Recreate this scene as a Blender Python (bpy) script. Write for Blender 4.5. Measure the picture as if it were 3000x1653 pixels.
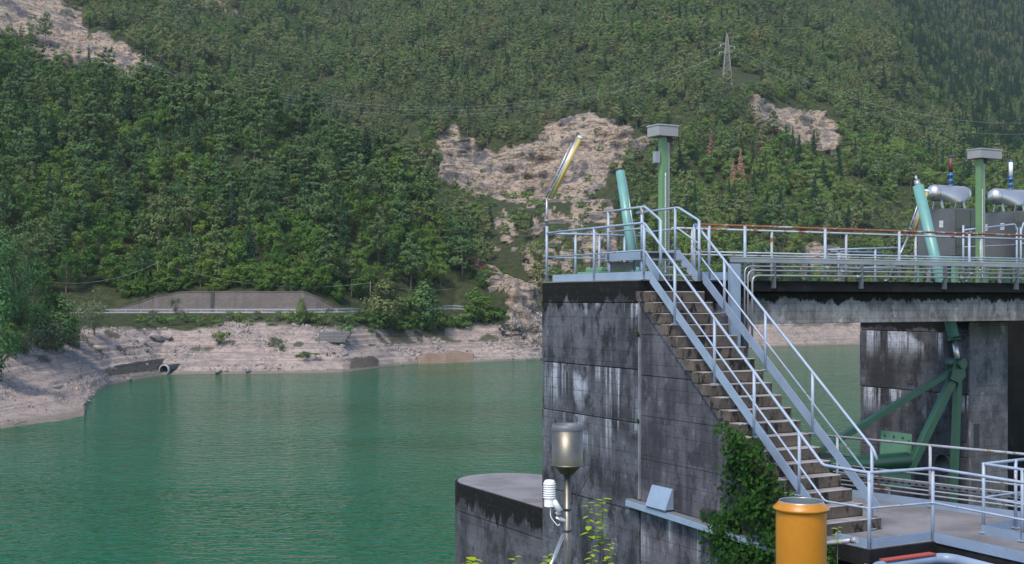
import bpy, math, random
import numpy as np
from mathutils import Vector, Matrix

R = math.radians
for o in list(bpy.data.objects):
    bpy.data.objects.remove(o)
SC = bpy.context.scene
COL = SC.collection

# ------------------------------------------------------------------ camera, sky, sun, exposure
CAM_Z = 18.0                                   # metres above the lake
FPX, HOR = 3600.0, 876.0                       # focal length and horizon row in photograph pixels
cam_d = bpy.data.cameras.new('camera')
cam = bpy.data.objects.new('camera', cam_d)
COL.objects.link(cam)
cam.location = (0, 0, CAM_Z)
cam.rotation_euler = (R(90), 0, 0)
cam_d.sensor_width = 36.0
cam_d.lens = FPX / 3000 * 36
cam_d.shift_y = (HOR - 826.5) / 3000
cam_d.clip_start, cam_d.clip_end = 0.1, 6000
SC.camera = cam

SUN_EL, SUN_AZ = 54.0, 207.0                   # azimuth clockwise from +Y: behind the camera, to the left
world = bpy.data.worlds.new('World')
SC.world = world
world.use_nodes = True
wn = world.node_tree
bg = wn.nodes['Background']
sky = wn.nodes.new('ShaderNodeTexSky')
sky.sky_type = 'NISHITA'
sky.sun_disc = False
sky.sun_elevation = R(SUN_EL)
sky.sun_rotation = R(SUN_AZ)
sky.air_density, sky.dust_density, sky.ozone_density = 1.0, 0.4, 2.0
wn.links.new(sky.outputs[0], bg.inputs[0])
bg.inputs[1].default_value = 0.09

sun_d = bpy.data.lights.new('sun', 'SUN')
sun = bpy.data.objects.new('sun', sun_d)
COL.objects.link(sun)
sun_d.energy = 1.5
sun_d.angle = R(18)
sun_d.color = (1.0, 0.92, 0.80)
sdir = Vector((math.sin(R(SUN_AZ)) * math.cos(R(SUN_EL)), math.cos(R(SUN_AZ)) * math.cos(R(SUN_EL)), math.sin(R(SUN_EL))))
sun.rotation_euler = sdir.to_track_quat('Z', 'Y').to_euler()

SC.view_settings.view_transform = 'Standard'
SC.view_settings.look = 'None'
SC.view_settings.exposure = 1.7
SC.view_settings.gamma = 1.0
SC.render.engine = 'CYCLES'
SC.cycles.use_denoising = True
SC.cycles.max_bounces = 6
SC.cycles.volume_bounces = 0

# ------------------------------------------------------------------ helpers
rng = np.random.default_rng(7)
random.seed(7)

def W(px, py, Z):
    """point of the place seen at photograph pixel (px, py), Z metres ahead"""
    return Vector(((px - 1500) / FPX * Z, Z, CAM_Z + (HOR - py) / FPX * Z))

# local frame of the dam: origin at the left front corner of the top step
A = R(28.5)
P0 = Vector((2.339, 22.772, CAM_Z + 0.338))
UU = Vector((math.cos(A), math.sin(A), 0))
VV = Vector((-math.sin(A), math.cos(A), 0))
ZZ = Vector((0, 0, 1))
def L(u, v, z):
    return P0 + UU * u + VV * v + ZZ * z
def Ld(u, v, z):
    return UU * u + VV * v + ZZ * z

def tag(o, label=None, cat=None, group=None, kind=None):
    if label: o['label'] = label
    if cat: o['category'] = cat
    if group: o['group'] = group
    if kind: o['kind'] = kind
    return o

def empty(name, loc, label=None, cat=None, group=None):
    o = bpy.data.objects.new(name, None)
    o.empty_display_size = 0.2
    COL.objects.link(o)
    o.location = loc
    return tag(o, label, cat, group)

class MB:
    """collects faces in world coordinates and links them as one mesh object"""
    def __init__(self):
        self.v, self.f, self.sm = [], [], []
    def add(self, verts, faces, smooth=False):
        b = len(self.v)
        self.v += [tuple(p) for p in verts]
        self.f += [tuple(b + i for i in f) for f in faces]
        self.sm += [smooth] * len(faces)
        return self
    def hexa(self, p):                       # 8 corners: bottom 4 then top 4, both counter-clockwise
        return self.add(p, [(3, 2, 1, 0), (4, 5, 6, 7), (0, 1, 5, 4), (1, 2, 6, 5), (2, 3, 7, 6), (3, 0, 4, 7)])
    def lbox(self, u0, u1, v0, v1, z0, z1):  # box in the dam's frame
        return self.hexa([L(u0, v0, z0), L(u1, v0, z0), L(u1, v1, z0), L(u0, v1, z0), L(u0, v0, z1), L(u1, v0, z1), L(u1, v1, z1), L(u0, v1, z1)])
    def bar(self, p, q, w, h, up=ZZ):        # rectangular bar from p to q, w across, h along up
        p, q = Vector(p), Vector(q)
        d = (q - p).normalized()
        s = d.cross(up)
        if s.length < 1e-4: s = d.cross(Vector((1, 0, 0)))
        s.normalize()
        n = s.cross(d).normalized()
        s, n = s * w / 2, n * h / 2
        return self.hexa([p - s - n, p + s - n, q + s - n, q - s - n, p - s + n, p + s + n, q + s + n, q - s + n])
    def tube(self, pts, r, n=8, cap=True, smooth=True, r2=None):
        pts = [Vector(p) for p in pts]
        k = len(pts)
        base = len(self.v)
        ref = None
        for i, p in enumerate(pts):
            d = (pts[min(i + 1, k - 1)] - pts[max(i - 1, 0)]).normalized()
            if ref is None:
                ref = d.cross(ZZ if abs(d.z) < 0.9 else Vector((1, 0, 0))).normalized()
            else:
                ref = (ref - d * ref.dot(d)).normalized()
            b = d.cross(ref)
            rr = r if r2 is None else r + (r2 - r) * i / (k - 1)
            for j in range(n):
                a = 2 * math.pi * j / n
                self.v.append(tuple(p + ref * (math.cos(a) * rr) + b * (math.sin(a) * rr)))
        for i in range(k - 1):
            for j in range(n):
                a, c = base + i * n + j, base + i * n + (j + 1) % n
                self.f.append((a, c, c + n, a + n)); self.sm.append(smooth)
        if cap:
            self.f.append(tuple(base + n - 1 - j for j in range(n))); self.sm.append(False)
            self.f.append(tuple(base + (k - 1) * n + j for j in range(n))); self.sm.append(False)
        return self
    def lathe(self, c, prof, n=32, axis=ZZ, smooth=True):   # prof: list of (radius, height)
        c = Vector(c); axis = Vector(axis).normalized()
        e = axis.cross(Vector((1, 0, 0)) if abs(axis.x) < 0.9 else ZZ).normalized()
        g = axis.cross(e)
        base = len(self.v)
        for (r, hh) in prof:
            for j in range(n):
                a = 2 * math.pi * j / n
                self.v.append(tuple(c + axis * hh + e * (r * math.cos(a)) + g * (r * math.sin(a))))
        for i in range(len(prof) - 1):
            for j in range(n):
                a, b = base + i * n + j, base + i * n + (j + 1) % n
                self.f.append((a, b, b + n, a + n)); self.sm.append(smooth)
        return self
    def prism(self, poly, vec):              # closed polygon extruded along vec
        k = len(poly); vec = Vector(vec)
        vs = [Vector(p) for p in poly] + [Vector(p) + vec for p in poly]
        fs = [tuple(range(k - 1, -1, -1)), tuple(range(k, 2 * k))]
        fs += [(i, (i + 1) % k, k + (i + 1) % k, k + i) for i in range(k)]
        return self.add(vs, fs)
    def build(self, name, mat, parent=None, bevel=0.0):
        org = Vector(parent.matrix_world.translation) if parent else Vector((0, 0, 0))
        if parent:
            org = Vector((0, 0, 0)); q = parent
            while q: org += Vector(q.location); q = q.parent
        me = bpy.data.meshes.new(name)
        me.from_pydata([tuple(Vector(p) - org) for p in self.v], [], self.f)
        me.polygons.foreach_set('use_smooth', self.sm)
        me.update()
        import bmesh
        bm = bmesh.new(); bm.from_mesh(me)
        bmesh.ops.recalc_face_normals(bm, faces=bm.faces)
        bm.to_mesh(me); bm.free()
        o = bpy.data.objects.new(name, me)
        me.materials.append(mat)
        COL.objects.link(o)
        if parent: o.parent = parent
        if bevel:
            b = o.modifiers.new('bevel', 'BEVEL'); b.width = bevel; b.segments = 2; b.limit_method = 'ANGLE'
        return o

def single(mb, name, mat, label, cat, group=None, bevel=0.0, kind=None):
    """a thing that is one mesh: origin at its base centre"""
    vs = np.array(mb.v)
    c = Vector(((vs[:, 0].min() + vs[:, 0].max()) / 2, (vs[:, 1].min() + vs[:, 1].max()) / 2, vs[:, 2].min()))
    mb.v = [tuple(Vector(p) - c) for p in mb.v]
    o = mb.build(name, mat, None, bevel)
    o.location = c
    return tag(o, label, cat, group, kind)

def rounded(pts, r, n=5):
    """polyline with its inner corners rounded by radius r"""
    pts = [Vector(p) for p in pts]
    out = [pts[0]]
    for i in range(1, len(pts) - 1):
        a, b, c = pts[i - 1], pts[i], pts[i + 1]
        rr = min(r, (a - b).length * 0.45, (c - b).length * 0.45)
        s, e = b + (a - b).normalized() * rr, b + (c - b).normalized() * rr
        for k in range(n + 1):
            t = k / n
            out.append(s * (1 - t) ** 2 + b * (2 * t * (1 - t)) + e * t * t)
    return out + [pts[-1]]

# numpy noise ------------------------------------------------------
def _h(ix, iy, iz, s):
    n = (ix.astype(np.int64) * 374761393 + iy.astype(np.int64) * 668265263 + iz.astype(np.int64) * 2147483647 + s * 974711) & 0x7fffffff
    n = ((n ^ (n >> 13)) * 1274126177) & 0x7fffffff
    n = ((n ^ (n >> 16)) * 668265263) & 0x7fffffff
    return ((n ^ (n >> 15)) & 0xffff) / 65535.0
def vnoise(x, y, z=None, s=0):
    x = np.asarray(x, float); y = np.asarray(y, float)
    z = np.zeros_like(x) if z is None else np.asarray(z, float)
    ix, iy, iz = np.floor(x), np.floor(y), np.floor(z)
    fx, fy, fz = x - ix, y - iy, z - iz
    fx, fy, fz = [t * t * (3 - 2 * t) for t in (fx, fy, fz)]
    r = 0
    for a in (0, 1):
        for b in (0, 1):
            for c in (0, 1):
                r = r + _h(ix + a, iy + b, iz + c, s) * (fx if a else 1 - fx) * (fy if b else 1 - fy) * (fz if c else 1 - fz)
    return r * 2 - 1
def fbm(x, y, z=None, s=0, o=4, g=0.5):
    t, a = 0, 1.0
    z = np.zeros_like(np.asarray(x, float)) if z is None else z
    for i in range(o):
        t = t + a * vnoise(x * 2 ** i, y * 2 ** i, z * 2 ** i, s + i * 17)
        a *= g
    return t
def in_poly(px, py, poly):
    r = np.zeros(px.shape, bool)
    k = len(poly)
    for i in range(k):
        x0, y0 = poly[i]; x1, y1 = poly[(i + 1) % k]
        c = ((y0 > py) != (y1 > py))
        xi = (x1 - x0) * (py - y0) / ((y1 - y0) if y1 != y0 else 1e-9) + x0
        r ^= c & (px < xi)
    return r

# ------------------------------------------------------------------ materials
class NT:
    def __init__(self, name):
        self.m = bpy.data.materials.new(name)
        self.m.use_nodes = True
        self.t = self.m.node_tree
        self.b = self.t.nodes['Principled BSDF']
        self.out = self.t.nodes['Material Output']
        self._pos = None
    def n(self, typ, ins=None, **kw):
        nd = self.t.nodes.new(typ)
        for k, v in kw.items(): setattr(nd, k, v)
        for k, v in (ins or {}).items(): self.set(nd.inputs[k], v)
        return nd
    def set(self, sock, v):
        if isinstance(v, bpy.types.NodeSocket): self.t.links.new(v, sock)
        elif isinstance(v, bpy.types.Node): self.t.links.new(v.outputs[0], sock)
        else:
            if sock.type == 'RGBA' and len(v) == 3: v = (*v, 1)
            sock.default_value = v
    @property
    def pos(self):
        if self._pos is None: self._pos = self.n('ShaderNodeNewGeometry').outputs['Position']
        return self._pos
    def obj(self):
        return self.n('ShaderNodeTexCoord').outputs['Object']
    def scale(self, vec, s):
        return self.n('ShaderNodeVectorMath', {0: vec, 1: s}, operation='MULTIPLY').outputs[0]
    def noise(self, vec, scale=1.0, detail=4, rough=0.55, dist=0.0):
        return self.n('ShaderNodeTexNoise', {'Vector': vec, 'Scale': scale, 'Detail': detail, 'Roughness': rough, 'Distortion': dist}).outputs[0]
    def ma(self, op, a, b=0.0, c=None, clamp=False):
        nd = self.n('ShaderNodeMath', {0: a, 1: b}, operation=op, use_clamp=clamp)
        if c is not None: self.set(nd.inputs[2], c)
        return nd.outputs[0]
    def mr(self, v, a, b, c=0.0, d=1.0):     # map range, smooth
        return self.n('ShaderNodeMapRange', {0: v, 1: a, 2: b, 3: c, 4: d}, interpolation_type='SMOOTHSTEP').outputs[0]
    def mix(self, fac, a, b, mode='MIX'):
        nd = self.n('ShaderNodeMix', data_type='RGBA', blend_type=mode)
        self.set(nd.inputs[0], fac); self.set(nd.inputs[6], a); self.set(nd.inputs[7], b)
        return nd.outputs[2]
    def sep(self, vec):
        return self.n('ShaderNodeSeparateXYZ', {0: vec}).outputs
    def attr(self, name, out='Fac'):
        return self.n('ShaderNodeAttribute', attribute_name=name).outputs[out]
    def bump(self, height, strength=0.5, dist=0.02, normal=None):
        nd = self.n('ShaderNodeBump', {'Height': height, 'Strength': strength, 'Distance': dist})
        if normal is not None: self.set(nd.inputs['Normal'], normal)
        return nd.outputs[0]
    def done(self, color=None, rough=None, metal=None, normal=None, spec=None):
        for k, v in (('Base Color', color), ('Roughness', rough), ('Metallic', metal), ('Normal', normal), ('Specular IOR Level', spec)):
            if v is not None: self.set(self.b.inputs[k], v)
        return self.m

WORLD_TOP = P0.z                              # level of the landing

def concrete(name, base, dark, pale, top=None, top_depth=0.5, pale_lv=(), boards=0.2, black=0.5, seed=0.0):
    t = NT(name)
    p = t.n('ShaderNodeVectorMath', {0: t.pos, 1: (seed, seed * 2, seed)}, operation='ADD').outputs[0]
    z = t.sep(t.pos)[2]
    st = t.noise(t.scale(p, (3.2, 3.2, 0.35)), 1.0, 5, 0.6)              # vertical streaks
    bl = t.noise(p, 0.9, 5, 0.6)                                          # big clouds
    fi = t.noise(p, 14.0, 4, 0.7)                                         # grain
    c = t.mix(t.mr(bl, 0.35, 0.68), base, [b * 0.62 for b in base])
    c = t.mix(t.ma('MULTIPLY', t.mr(st, 0.44, 0.62), t.mr(bl, 0.3, 0.6)), c, dark)
    # each board course has its own tint
    cs = t.ma('DIVIDE', z, boards)
    row = t.ma('FLOOR', cs)
    rt = t.n('ShaderNodeTexWhiteNoise', {'W': row}, noise_dimensions='1D').outputs[0]
    c = t.mix(t.ma('MULTIPLY', rt, 0.22), c, [b * 0.55 for b in base])
    c = t.mix(t.mr(t.noise(t.scale(p, (0.5, 0.5, 1.3)), 1.0, 5, 0.6), 0.5, 0.72, 0.0, 0.8), c, dark)
    mo = t.noise(t.scale(p, (2.4, 2.4, 1.6)), 1.0, 7, 0.72)
    c = t.mix(t.mr(mo, 0.50, 0.62, 0, 0.95), c, dark)
    c = t.mix(t.mr(mo, 0.44, 0.32, 0, 0.6), c, [b * 1.75 for b in base])
    c = t.mix(t.mr(fi, 0.3, 0.7, 0.0, 0.45), c, [b * 0.4 for b in base])
    if top is not None:                       # black growth below the top edge, on the beam also painted slab shadow
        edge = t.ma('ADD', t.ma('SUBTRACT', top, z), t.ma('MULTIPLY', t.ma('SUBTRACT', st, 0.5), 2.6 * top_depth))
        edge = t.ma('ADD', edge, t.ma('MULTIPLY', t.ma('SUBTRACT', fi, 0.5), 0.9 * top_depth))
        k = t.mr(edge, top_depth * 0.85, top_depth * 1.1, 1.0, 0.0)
        moss_shade = t.mix(t.mr(t.noise(p, 9.0, 4, 0.7), 0.52, 0.8), (0.003, 0.003, 0.003), (0.035, 0.026, 0.018))
        c = t.mix(k, c, moss_shade)
    for lv, depth in pale_lv:                 # lime bleeding below a joint
        s2 = t.noise(t.scale(p, (2.6, 2.6, 0.12)), 1.0, 4, 0.7)
        s2 = t.n('ShaderNodeVectorMath', {0: (0, 0, 0)}).outputs[1] if False else s2
        dd = t.ma('SUBTRACT', lv, z)
        k = t.ma('MULTIPLY', t.mr(dd, -0.005, 0.01), t.mr(dd, 0.1 * depth, depth, 1.0, 0.0))
        k = t.ma('MULTIPLY', k, t.ma('MULTIPLY', t.mr(s2, 0.46, 0.60), t.mr(t.noise(p, 0.9, 3), 0.44, 0.56)))
        c = t.mix(t.ma('MULTIPLY', k, t.mr(fi, 0.3, 0.55, 0.35, 1.0)), c, pale)
    sp = t.mr(t.noise(p, 5.0, 5, 0.75), 0.58, 0.68)
    c = t.mix(t.ma('MULTIPLY', sp, black), c, (0.012, 0.012, 0.012))
    fr = t.ma('FRACT', t.ma('ADD', cs, t.ma('MULTIPLY', t.noise(t.scale(p, (0.7, 0.7, 0.0)), 1.0, 2), 0.12)))
    groove = t.mr(t.ma('ABSOLUTE', t.ma('SUBTRACT', fr, 0.5)), 0.46, 0.5)
    c = t.mix(t.ma('MULTIPLY', groove, t.mr(bl, 0.35, 0.6, 0.1, 0.65)), c, (0.02, 0.02, 0.022))
    hgt = t.ma('ADD', t.ma('MULTIPLY', fi, 0.5), t.ma('MULTIPLY', groove, -0.6))
    hgt = t.ma('ADD', hgt, t.ma('MULTIPLY', rt, 0.25))
    return t.done(c, 0.85, normal=t.bump(hgt, 0.6, 0.012), spec=0.25)

def paint(name, col, rough=0.45, rust=0.0, grime=0.25, metal=0.0):
    t = NT(name)
    p = t.pos
    a = t.noise(p, 2.2, 4, 0.6); b = t.noise(p, 26.0, 4, 0.65)
    c = t.mix(t.ma('MULTIPLY', t.mr(a, 0.35, 0.7), grime), col, [x * 0.45 for x in col])
    c = t.mix(t.mr(b, 0.45, 0.75, 0, 0.3), c, [x * 0.6 for x in col])
    if rust > 0:
        k = t.mr(t.ma('ADD', t.noise(p, 3.1, 5, 0.7), t.ma('MULTIPLY', b, 0.25)), 0.86 - rust * 0.36, 0.92 - rust * 0.36)
        c = t.mix(k, c, t.mix(b, (0.10, 0.034, 0.018), (0.22, 0.08, 0.042)))
        rough = t.mr(k, 0, 1, rough, 0.9)
    return t.done(c, rough, metal, normal=t.bump(b, 0.15, 0.004))

M = {}
M['pier'] = concrete('pier_concrete', (0.105, 0.109, 0.130), (0.011, 0.012, 0.015), (0.33, 0.35, 0.41), WORLD_TOP, 0.46,
                     ((WORLD_TOP - 0.42, 0.5), (WORLD_TOP - 1.66, 1.3), (WORLD_TOP - 2.66, 0.9)), 0.21, 0.45)
M['stair_wall'] = concrete('stair_wall_concrete', (0.112, 0.108, 0.128), (0.024, 0.025, 0.032), (0.26, 0.27, 0.30), None, 0.4,
                           ((WORLD_TOP - 4.16, 1.4),), 0.21, 0.35, 3.0)
M['beam'] = concrete('beam_concrete', (0.27, 0.26, 0.255), (0.08, 0.076, 0.075), (0.36, 0.36, 0.37), WORLD_TOP - 0.17, 0.21, (), 0.16, 0.3, 5.0)  # black top band: drip stains plus the overhanging slab's shadow put into the colour
M['slab'] = concrete('slab_edge_concrete', (0.022, 0.021, 0.02), (0.006, 0.006, 0.006), (0.1, 0.1, 0.1), WORLD_TOP + 0.05, 0.1, (), 0.4, 0.9, 8.0)
M['gate_pier'] = concrete('gate_pier_concrete', (0.10, 0.098, 0.108), (0.018, 0.018, 0.022), (0.40, 0.41, 0.46), WORLD_TOP - 0.85, 0.2,
                          ((WORLD_TOP - 1.13, 0.75), (WORLD_TOP - 2.55, 0.8)), 0.14, 0.55, 11.0)
M['pilaster'] = concrete('pilaster_concrete', (0.155, 0.15, 0.16), (0.05, 0.05, 0.055), (0.34, 0.34, 0.37), None, 0.3, (), 0.2, 0.3, 23.0)
M['dark_pier'] = concrete('shade_tinted_concrete', (0.016, 0.016, 0.018), (0.005, 0.005, 0.005), (0.1, 0.1, 0.1), None, 0.3, (), 0.2, 0.8, 14.0)  # near-black: shade below deck and platform put into the colour; also for joints
M['nose'] = concrete('cutwater_concrete', (0.095, 0.094, 0.108), (0.022, 0.022, 0.026), (0.3, 0.3, 0.33), P0.z - 4.84, 0.5, (), 0.3, 0.5, 17.0)

def floor_mat():
    t = NT('worn_floor_concrete'); p = t.pos
    a = t.noise(p, 1.1, 5, 0.6); b = t.noise(p, 18.0, 4, 0.7)
    c = t.mix(t.mr(a, 0.35, 0.7), (0.19, 0.18, 0.188), (0.12, 0.114, 0.118))
    c = t.mix(t.mr(b, 0.55, 0.75, 0, 0.5), c, (0.06, 0.056, 0.055))
    return t.done(c, 0.8, normal=t.bump(b, 0.4, 0.01), spec=0.3)
M['floor'] = floor_mat()

def step_mat():
    t = NT('step_concrete'); p = t.pos
    a = t.noise(p, 3.0, 5, 0.65); b = t.noise(p, 24.0, 4, 0.7)
    st = t.noise(t.scale(p, (5, 5, 2.0)), 1.0, 5, 0.7)
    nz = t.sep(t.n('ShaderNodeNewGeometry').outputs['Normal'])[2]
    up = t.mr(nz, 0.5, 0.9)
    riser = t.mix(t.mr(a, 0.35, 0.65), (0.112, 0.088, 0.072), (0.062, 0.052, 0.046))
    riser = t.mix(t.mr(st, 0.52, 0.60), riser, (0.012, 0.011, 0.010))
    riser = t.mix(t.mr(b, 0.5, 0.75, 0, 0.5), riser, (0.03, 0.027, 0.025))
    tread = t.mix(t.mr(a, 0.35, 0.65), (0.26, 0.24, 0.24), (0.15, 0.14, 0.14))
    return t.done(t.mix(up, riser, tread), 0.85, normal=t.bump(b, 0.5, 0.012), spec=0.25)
M['step'] = step_mat()
M['rail'] = paint('grey_rail_paint', (0.27, 0.325, 0.415), 0.42, 0.27, 0.4)
M['rail_old'] = paint('worn_rail_paint', (0.29, 0.31, 0.34), 0.5, 0.5, 0.35)
M['rail_rust'] = paint('rusty_rail_paint', (0.28, 0.28, 0.3), 0.6, 0.95, 0.3)
M['plate'] = paint('grey_plate_paint', (0.20, 0.26, 0.355), 0.4, 0.05, 0.3)
M['galv'] = paint('galvanised_steel', (0.34, 0.35, 0.37), 0.35, 0.0, 0.3, 0.6)
M['conduit'] = paint('conduit_steel', (0.31, 0.305, 0.31), 0.36, 0.0, 0.3, 0.35)
M['tray'] = paint('cable_tray_steel', (0.26, 0.27, 0.29), 0.5, 0.05, 0.4, 0.3)
M['clamp'] = paint('dark_clamp_steel', (0.10, 0.11, 0.125), 0.55, 0.1, 0.4, 0.2)
M['nosing'] = paint('worn_nosing_concrete', (0.36, 0.335, 0.33), 0.85, 0.0, 0.6)
M['strip'] = paint('lime_joint_mortar', (0.17, 0.18, 0.205), 0.9, 0.0, 0.9)
M['turq'] = paint('turquoise_paint', (0.12, 0.27, 0.25), 0.4, 0.05, 0.25)
M['green'] = paint('green_gate_paint', (0.012, 0.060, 0.034), 0.45, 0.1, 0.35)
M['green_lt'] = paint('light_green_paint', (0.11, 0.23, 0.14), 0.45, 0.08, 0.35)
M['mast_green'] = paint('column_green_paint', (0.10, 0.20, 0.085), 0.4, 0.03, 0.25)
M['box'] = paint('grey_box_paint', (0.24, 0.23, 0.235), 0.45, 0.0, 0.2)
M['cabinet'] = paint('dark_cabinet_metal', (0.10, 0.10, 0.11), 0.32, 0.0, 0.3, 0.4)
M['cabinet_door'] = paint('cabinet_door_metal', (0.06, 0.065, 0.06), 0.3, 0.0, 0.2, 0.3)
M['steel'] = paint('polished_steel', (0.52, 0.5, 0.5), 0.38, 0.0, 0.15, 0.8)
M['gauge_steel'] = paint('brushed_gauge_steel', (0.17, 0.158, 0.135), 0.45, 0.0, 0.7, 0.85)
M['blue'] = paint('blue_valve_paint', (0.025, 0.085, 0.22), 0.4, 0.0, 0.2)
M['red'] = paint('red_pipe_paint', (0.11, 0.028, 0.025), 0.5, 0.2, 0.3)
M['orange'] = paint('orange_pipe_paint', (0.40, 0.155, 0.005), 0.42, 0.0, 0.22)
M['yellow'] = paint('yellow_lamp_cover', (0.5, 0.36, 0.1), 0.35, 0.0, 0.25)
M['white'] = paint('white_plastic', (0.7, 0.7, 0.72), 0.4, 0.0, 0.15)
M['black'] = paint('black_rubber', (0.02, 0.02, 0.022), 0.6, 0.0, 0.1)
M['inside'] = paint('pipe_lining', (0.12, 0.15, 0.15), 0.5, 0.0, 0.3)
M['redsheet'] = paint('red_sheet', (0.35, 0.06, 0.035), 0.5, 0.0, 0.3)
M['wood'] = paint('weathered_wood', (0.16, 0.13, 0.10), 0.8, 0.0, 0.5)
M['barkg'] = paint('grey_bark', (0.13, 0.11, 0.095), 0.9, 0.0, 0.5)
M['pylon'] = paint('pylon_steel', (0.28, 0.265, 0.24), 0.5, 0.0, 0.2, 0.1)
M['wire'] = paint('wire_metal', (0.4, 0.4, 0.42), 0.5, 0.0, 0.1, 0.1)
M['guard'] = paint('guard_rail_steel', (0.34, 0.35, 0.37), 0.45, 0.0, 0.2, 0.1)

def leaf_mat(name, a, b, c3, trans=0.18, island=0.42):
    t = NT(name)
    t.t.nodes.remove(t.b)
    rnd = t.n('ShaderNodeObjectInfo').outputs['Random']
    isl = t.n('ShaderNodeNewGeometry').outputs['Random Per Island']
    c = t.mix(rnd, a, b)
    c = t.mix(t.mr(t.ma('FRACT', t.ma('MULTIPLY', rnd, 7.31)), 0.8, 1.0, 0.0, 0.55), c, (a[0] * 2.6, a[1] * 1.05, a[2] * 1.4))
    c = t.mix(t.ma('MULTIPLY', isl, island), c, c3)
    stand = t.noise(t.pos, 0.028, 3, 0.6)                    # stands of different vigour
    c = t.mix(t.mr(stand, 0.5, 0.66, 0, 0.6), c, (a[0] * 0.62, a[1] * 0.66, a[2] * 0.8))
    c = t.mix(t.mr(stand, 0.46, 0.32, 0, 0.5), c, (b[0] * 1.25, b[1] * 1.08, b[2] * 0.95))
    d = t.n('ShaderNodeBsdfDiffuse', {'Color': c})
    s = t.n('ShaderNodeBsdfTranslucent', {'Color': t.mix(0.5, c, (0.16, 0.2, 0.03))})
    mx = t.n('ShaderNodeMixShader', {0: trans, 1: d.outputs[0], 2: s.outputs[0]})
    t.t.links.new(mx.outputs[0], t.out.inputs[0])
    return t.m
M['pine'] = leaf_mat('pine_needles', (0.034, 0.088, 0.036), (0.095, 0.145, 0.052), (0.135, 0.175, 0.07))
M['spruce'] = leaf_mat('spruce_needles', (0.02, 0.06, 0.034), (0.04, 0.09, 0.045), (0.06, 0.11, 0.05))
M['broad'] = leaf_mat('broad_leaves', (0.042, 0.112, 0.026), (0.11, 0.18, 0.038), (0.15, 0.215, 0.055))
M['pine_far'] = leaf_mat('hazed_pine_needles', (0.082, 0.14, 0.06), (0.165, 0.20, 0.085), (0.205, 0.225, 0.10), 0.18, 0.4)  # pine colour made lighter: distance haze and light painted into the needles
M['broad_far'] = leaf_mat('hazed_broad_leaves', (0.072, 0.15, 0.042), (0.15, 0.215, 0.062), (0.185, 0.25, 0.078), 0.18, 0.4)  # broadleaf colour lightened likewise, haze and light of the far slope painted in
M['darkbroad'] = leaf_mat('dark_leaves', (0.045, 0.115, 0.045), (0.055, 0.13, 0.05), (0.10, 0.16, 0.07))
M['poplar'] = leaf_mat('shore_leaves', (0.075, 0.15, 0.05), (0.10, 0.17, 0.055), (0.16, 0.22, 0.10))
M['willow'] = leaf_mat('grey_leaves', (0.10, 0.13, 0.07), (0.13, 0.15, 0.09), (0.18, 0.2, 0.12))
M['dead'] = leaf_mat('dead_needles', (0.33, 0.195, 0.15), (0.35, 0.21, 0.165), (0.42, 0.28, 0.23), 0.1)
M['ivy'] = leaf_mat('ivy_leaves', (0.012, 0.042, 0.012), (0.015, 0.05, 0.014), (0.06, 0.12, 0.022), 0.15, 0.8)
M['sapling'] = leaf_mat('sapling_leaves', (0.28, 0.42, 0.02), (0.34, 0.46, 0.03), (0.2, 0.36, 0.02), 0.4, 0.8)

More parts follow.
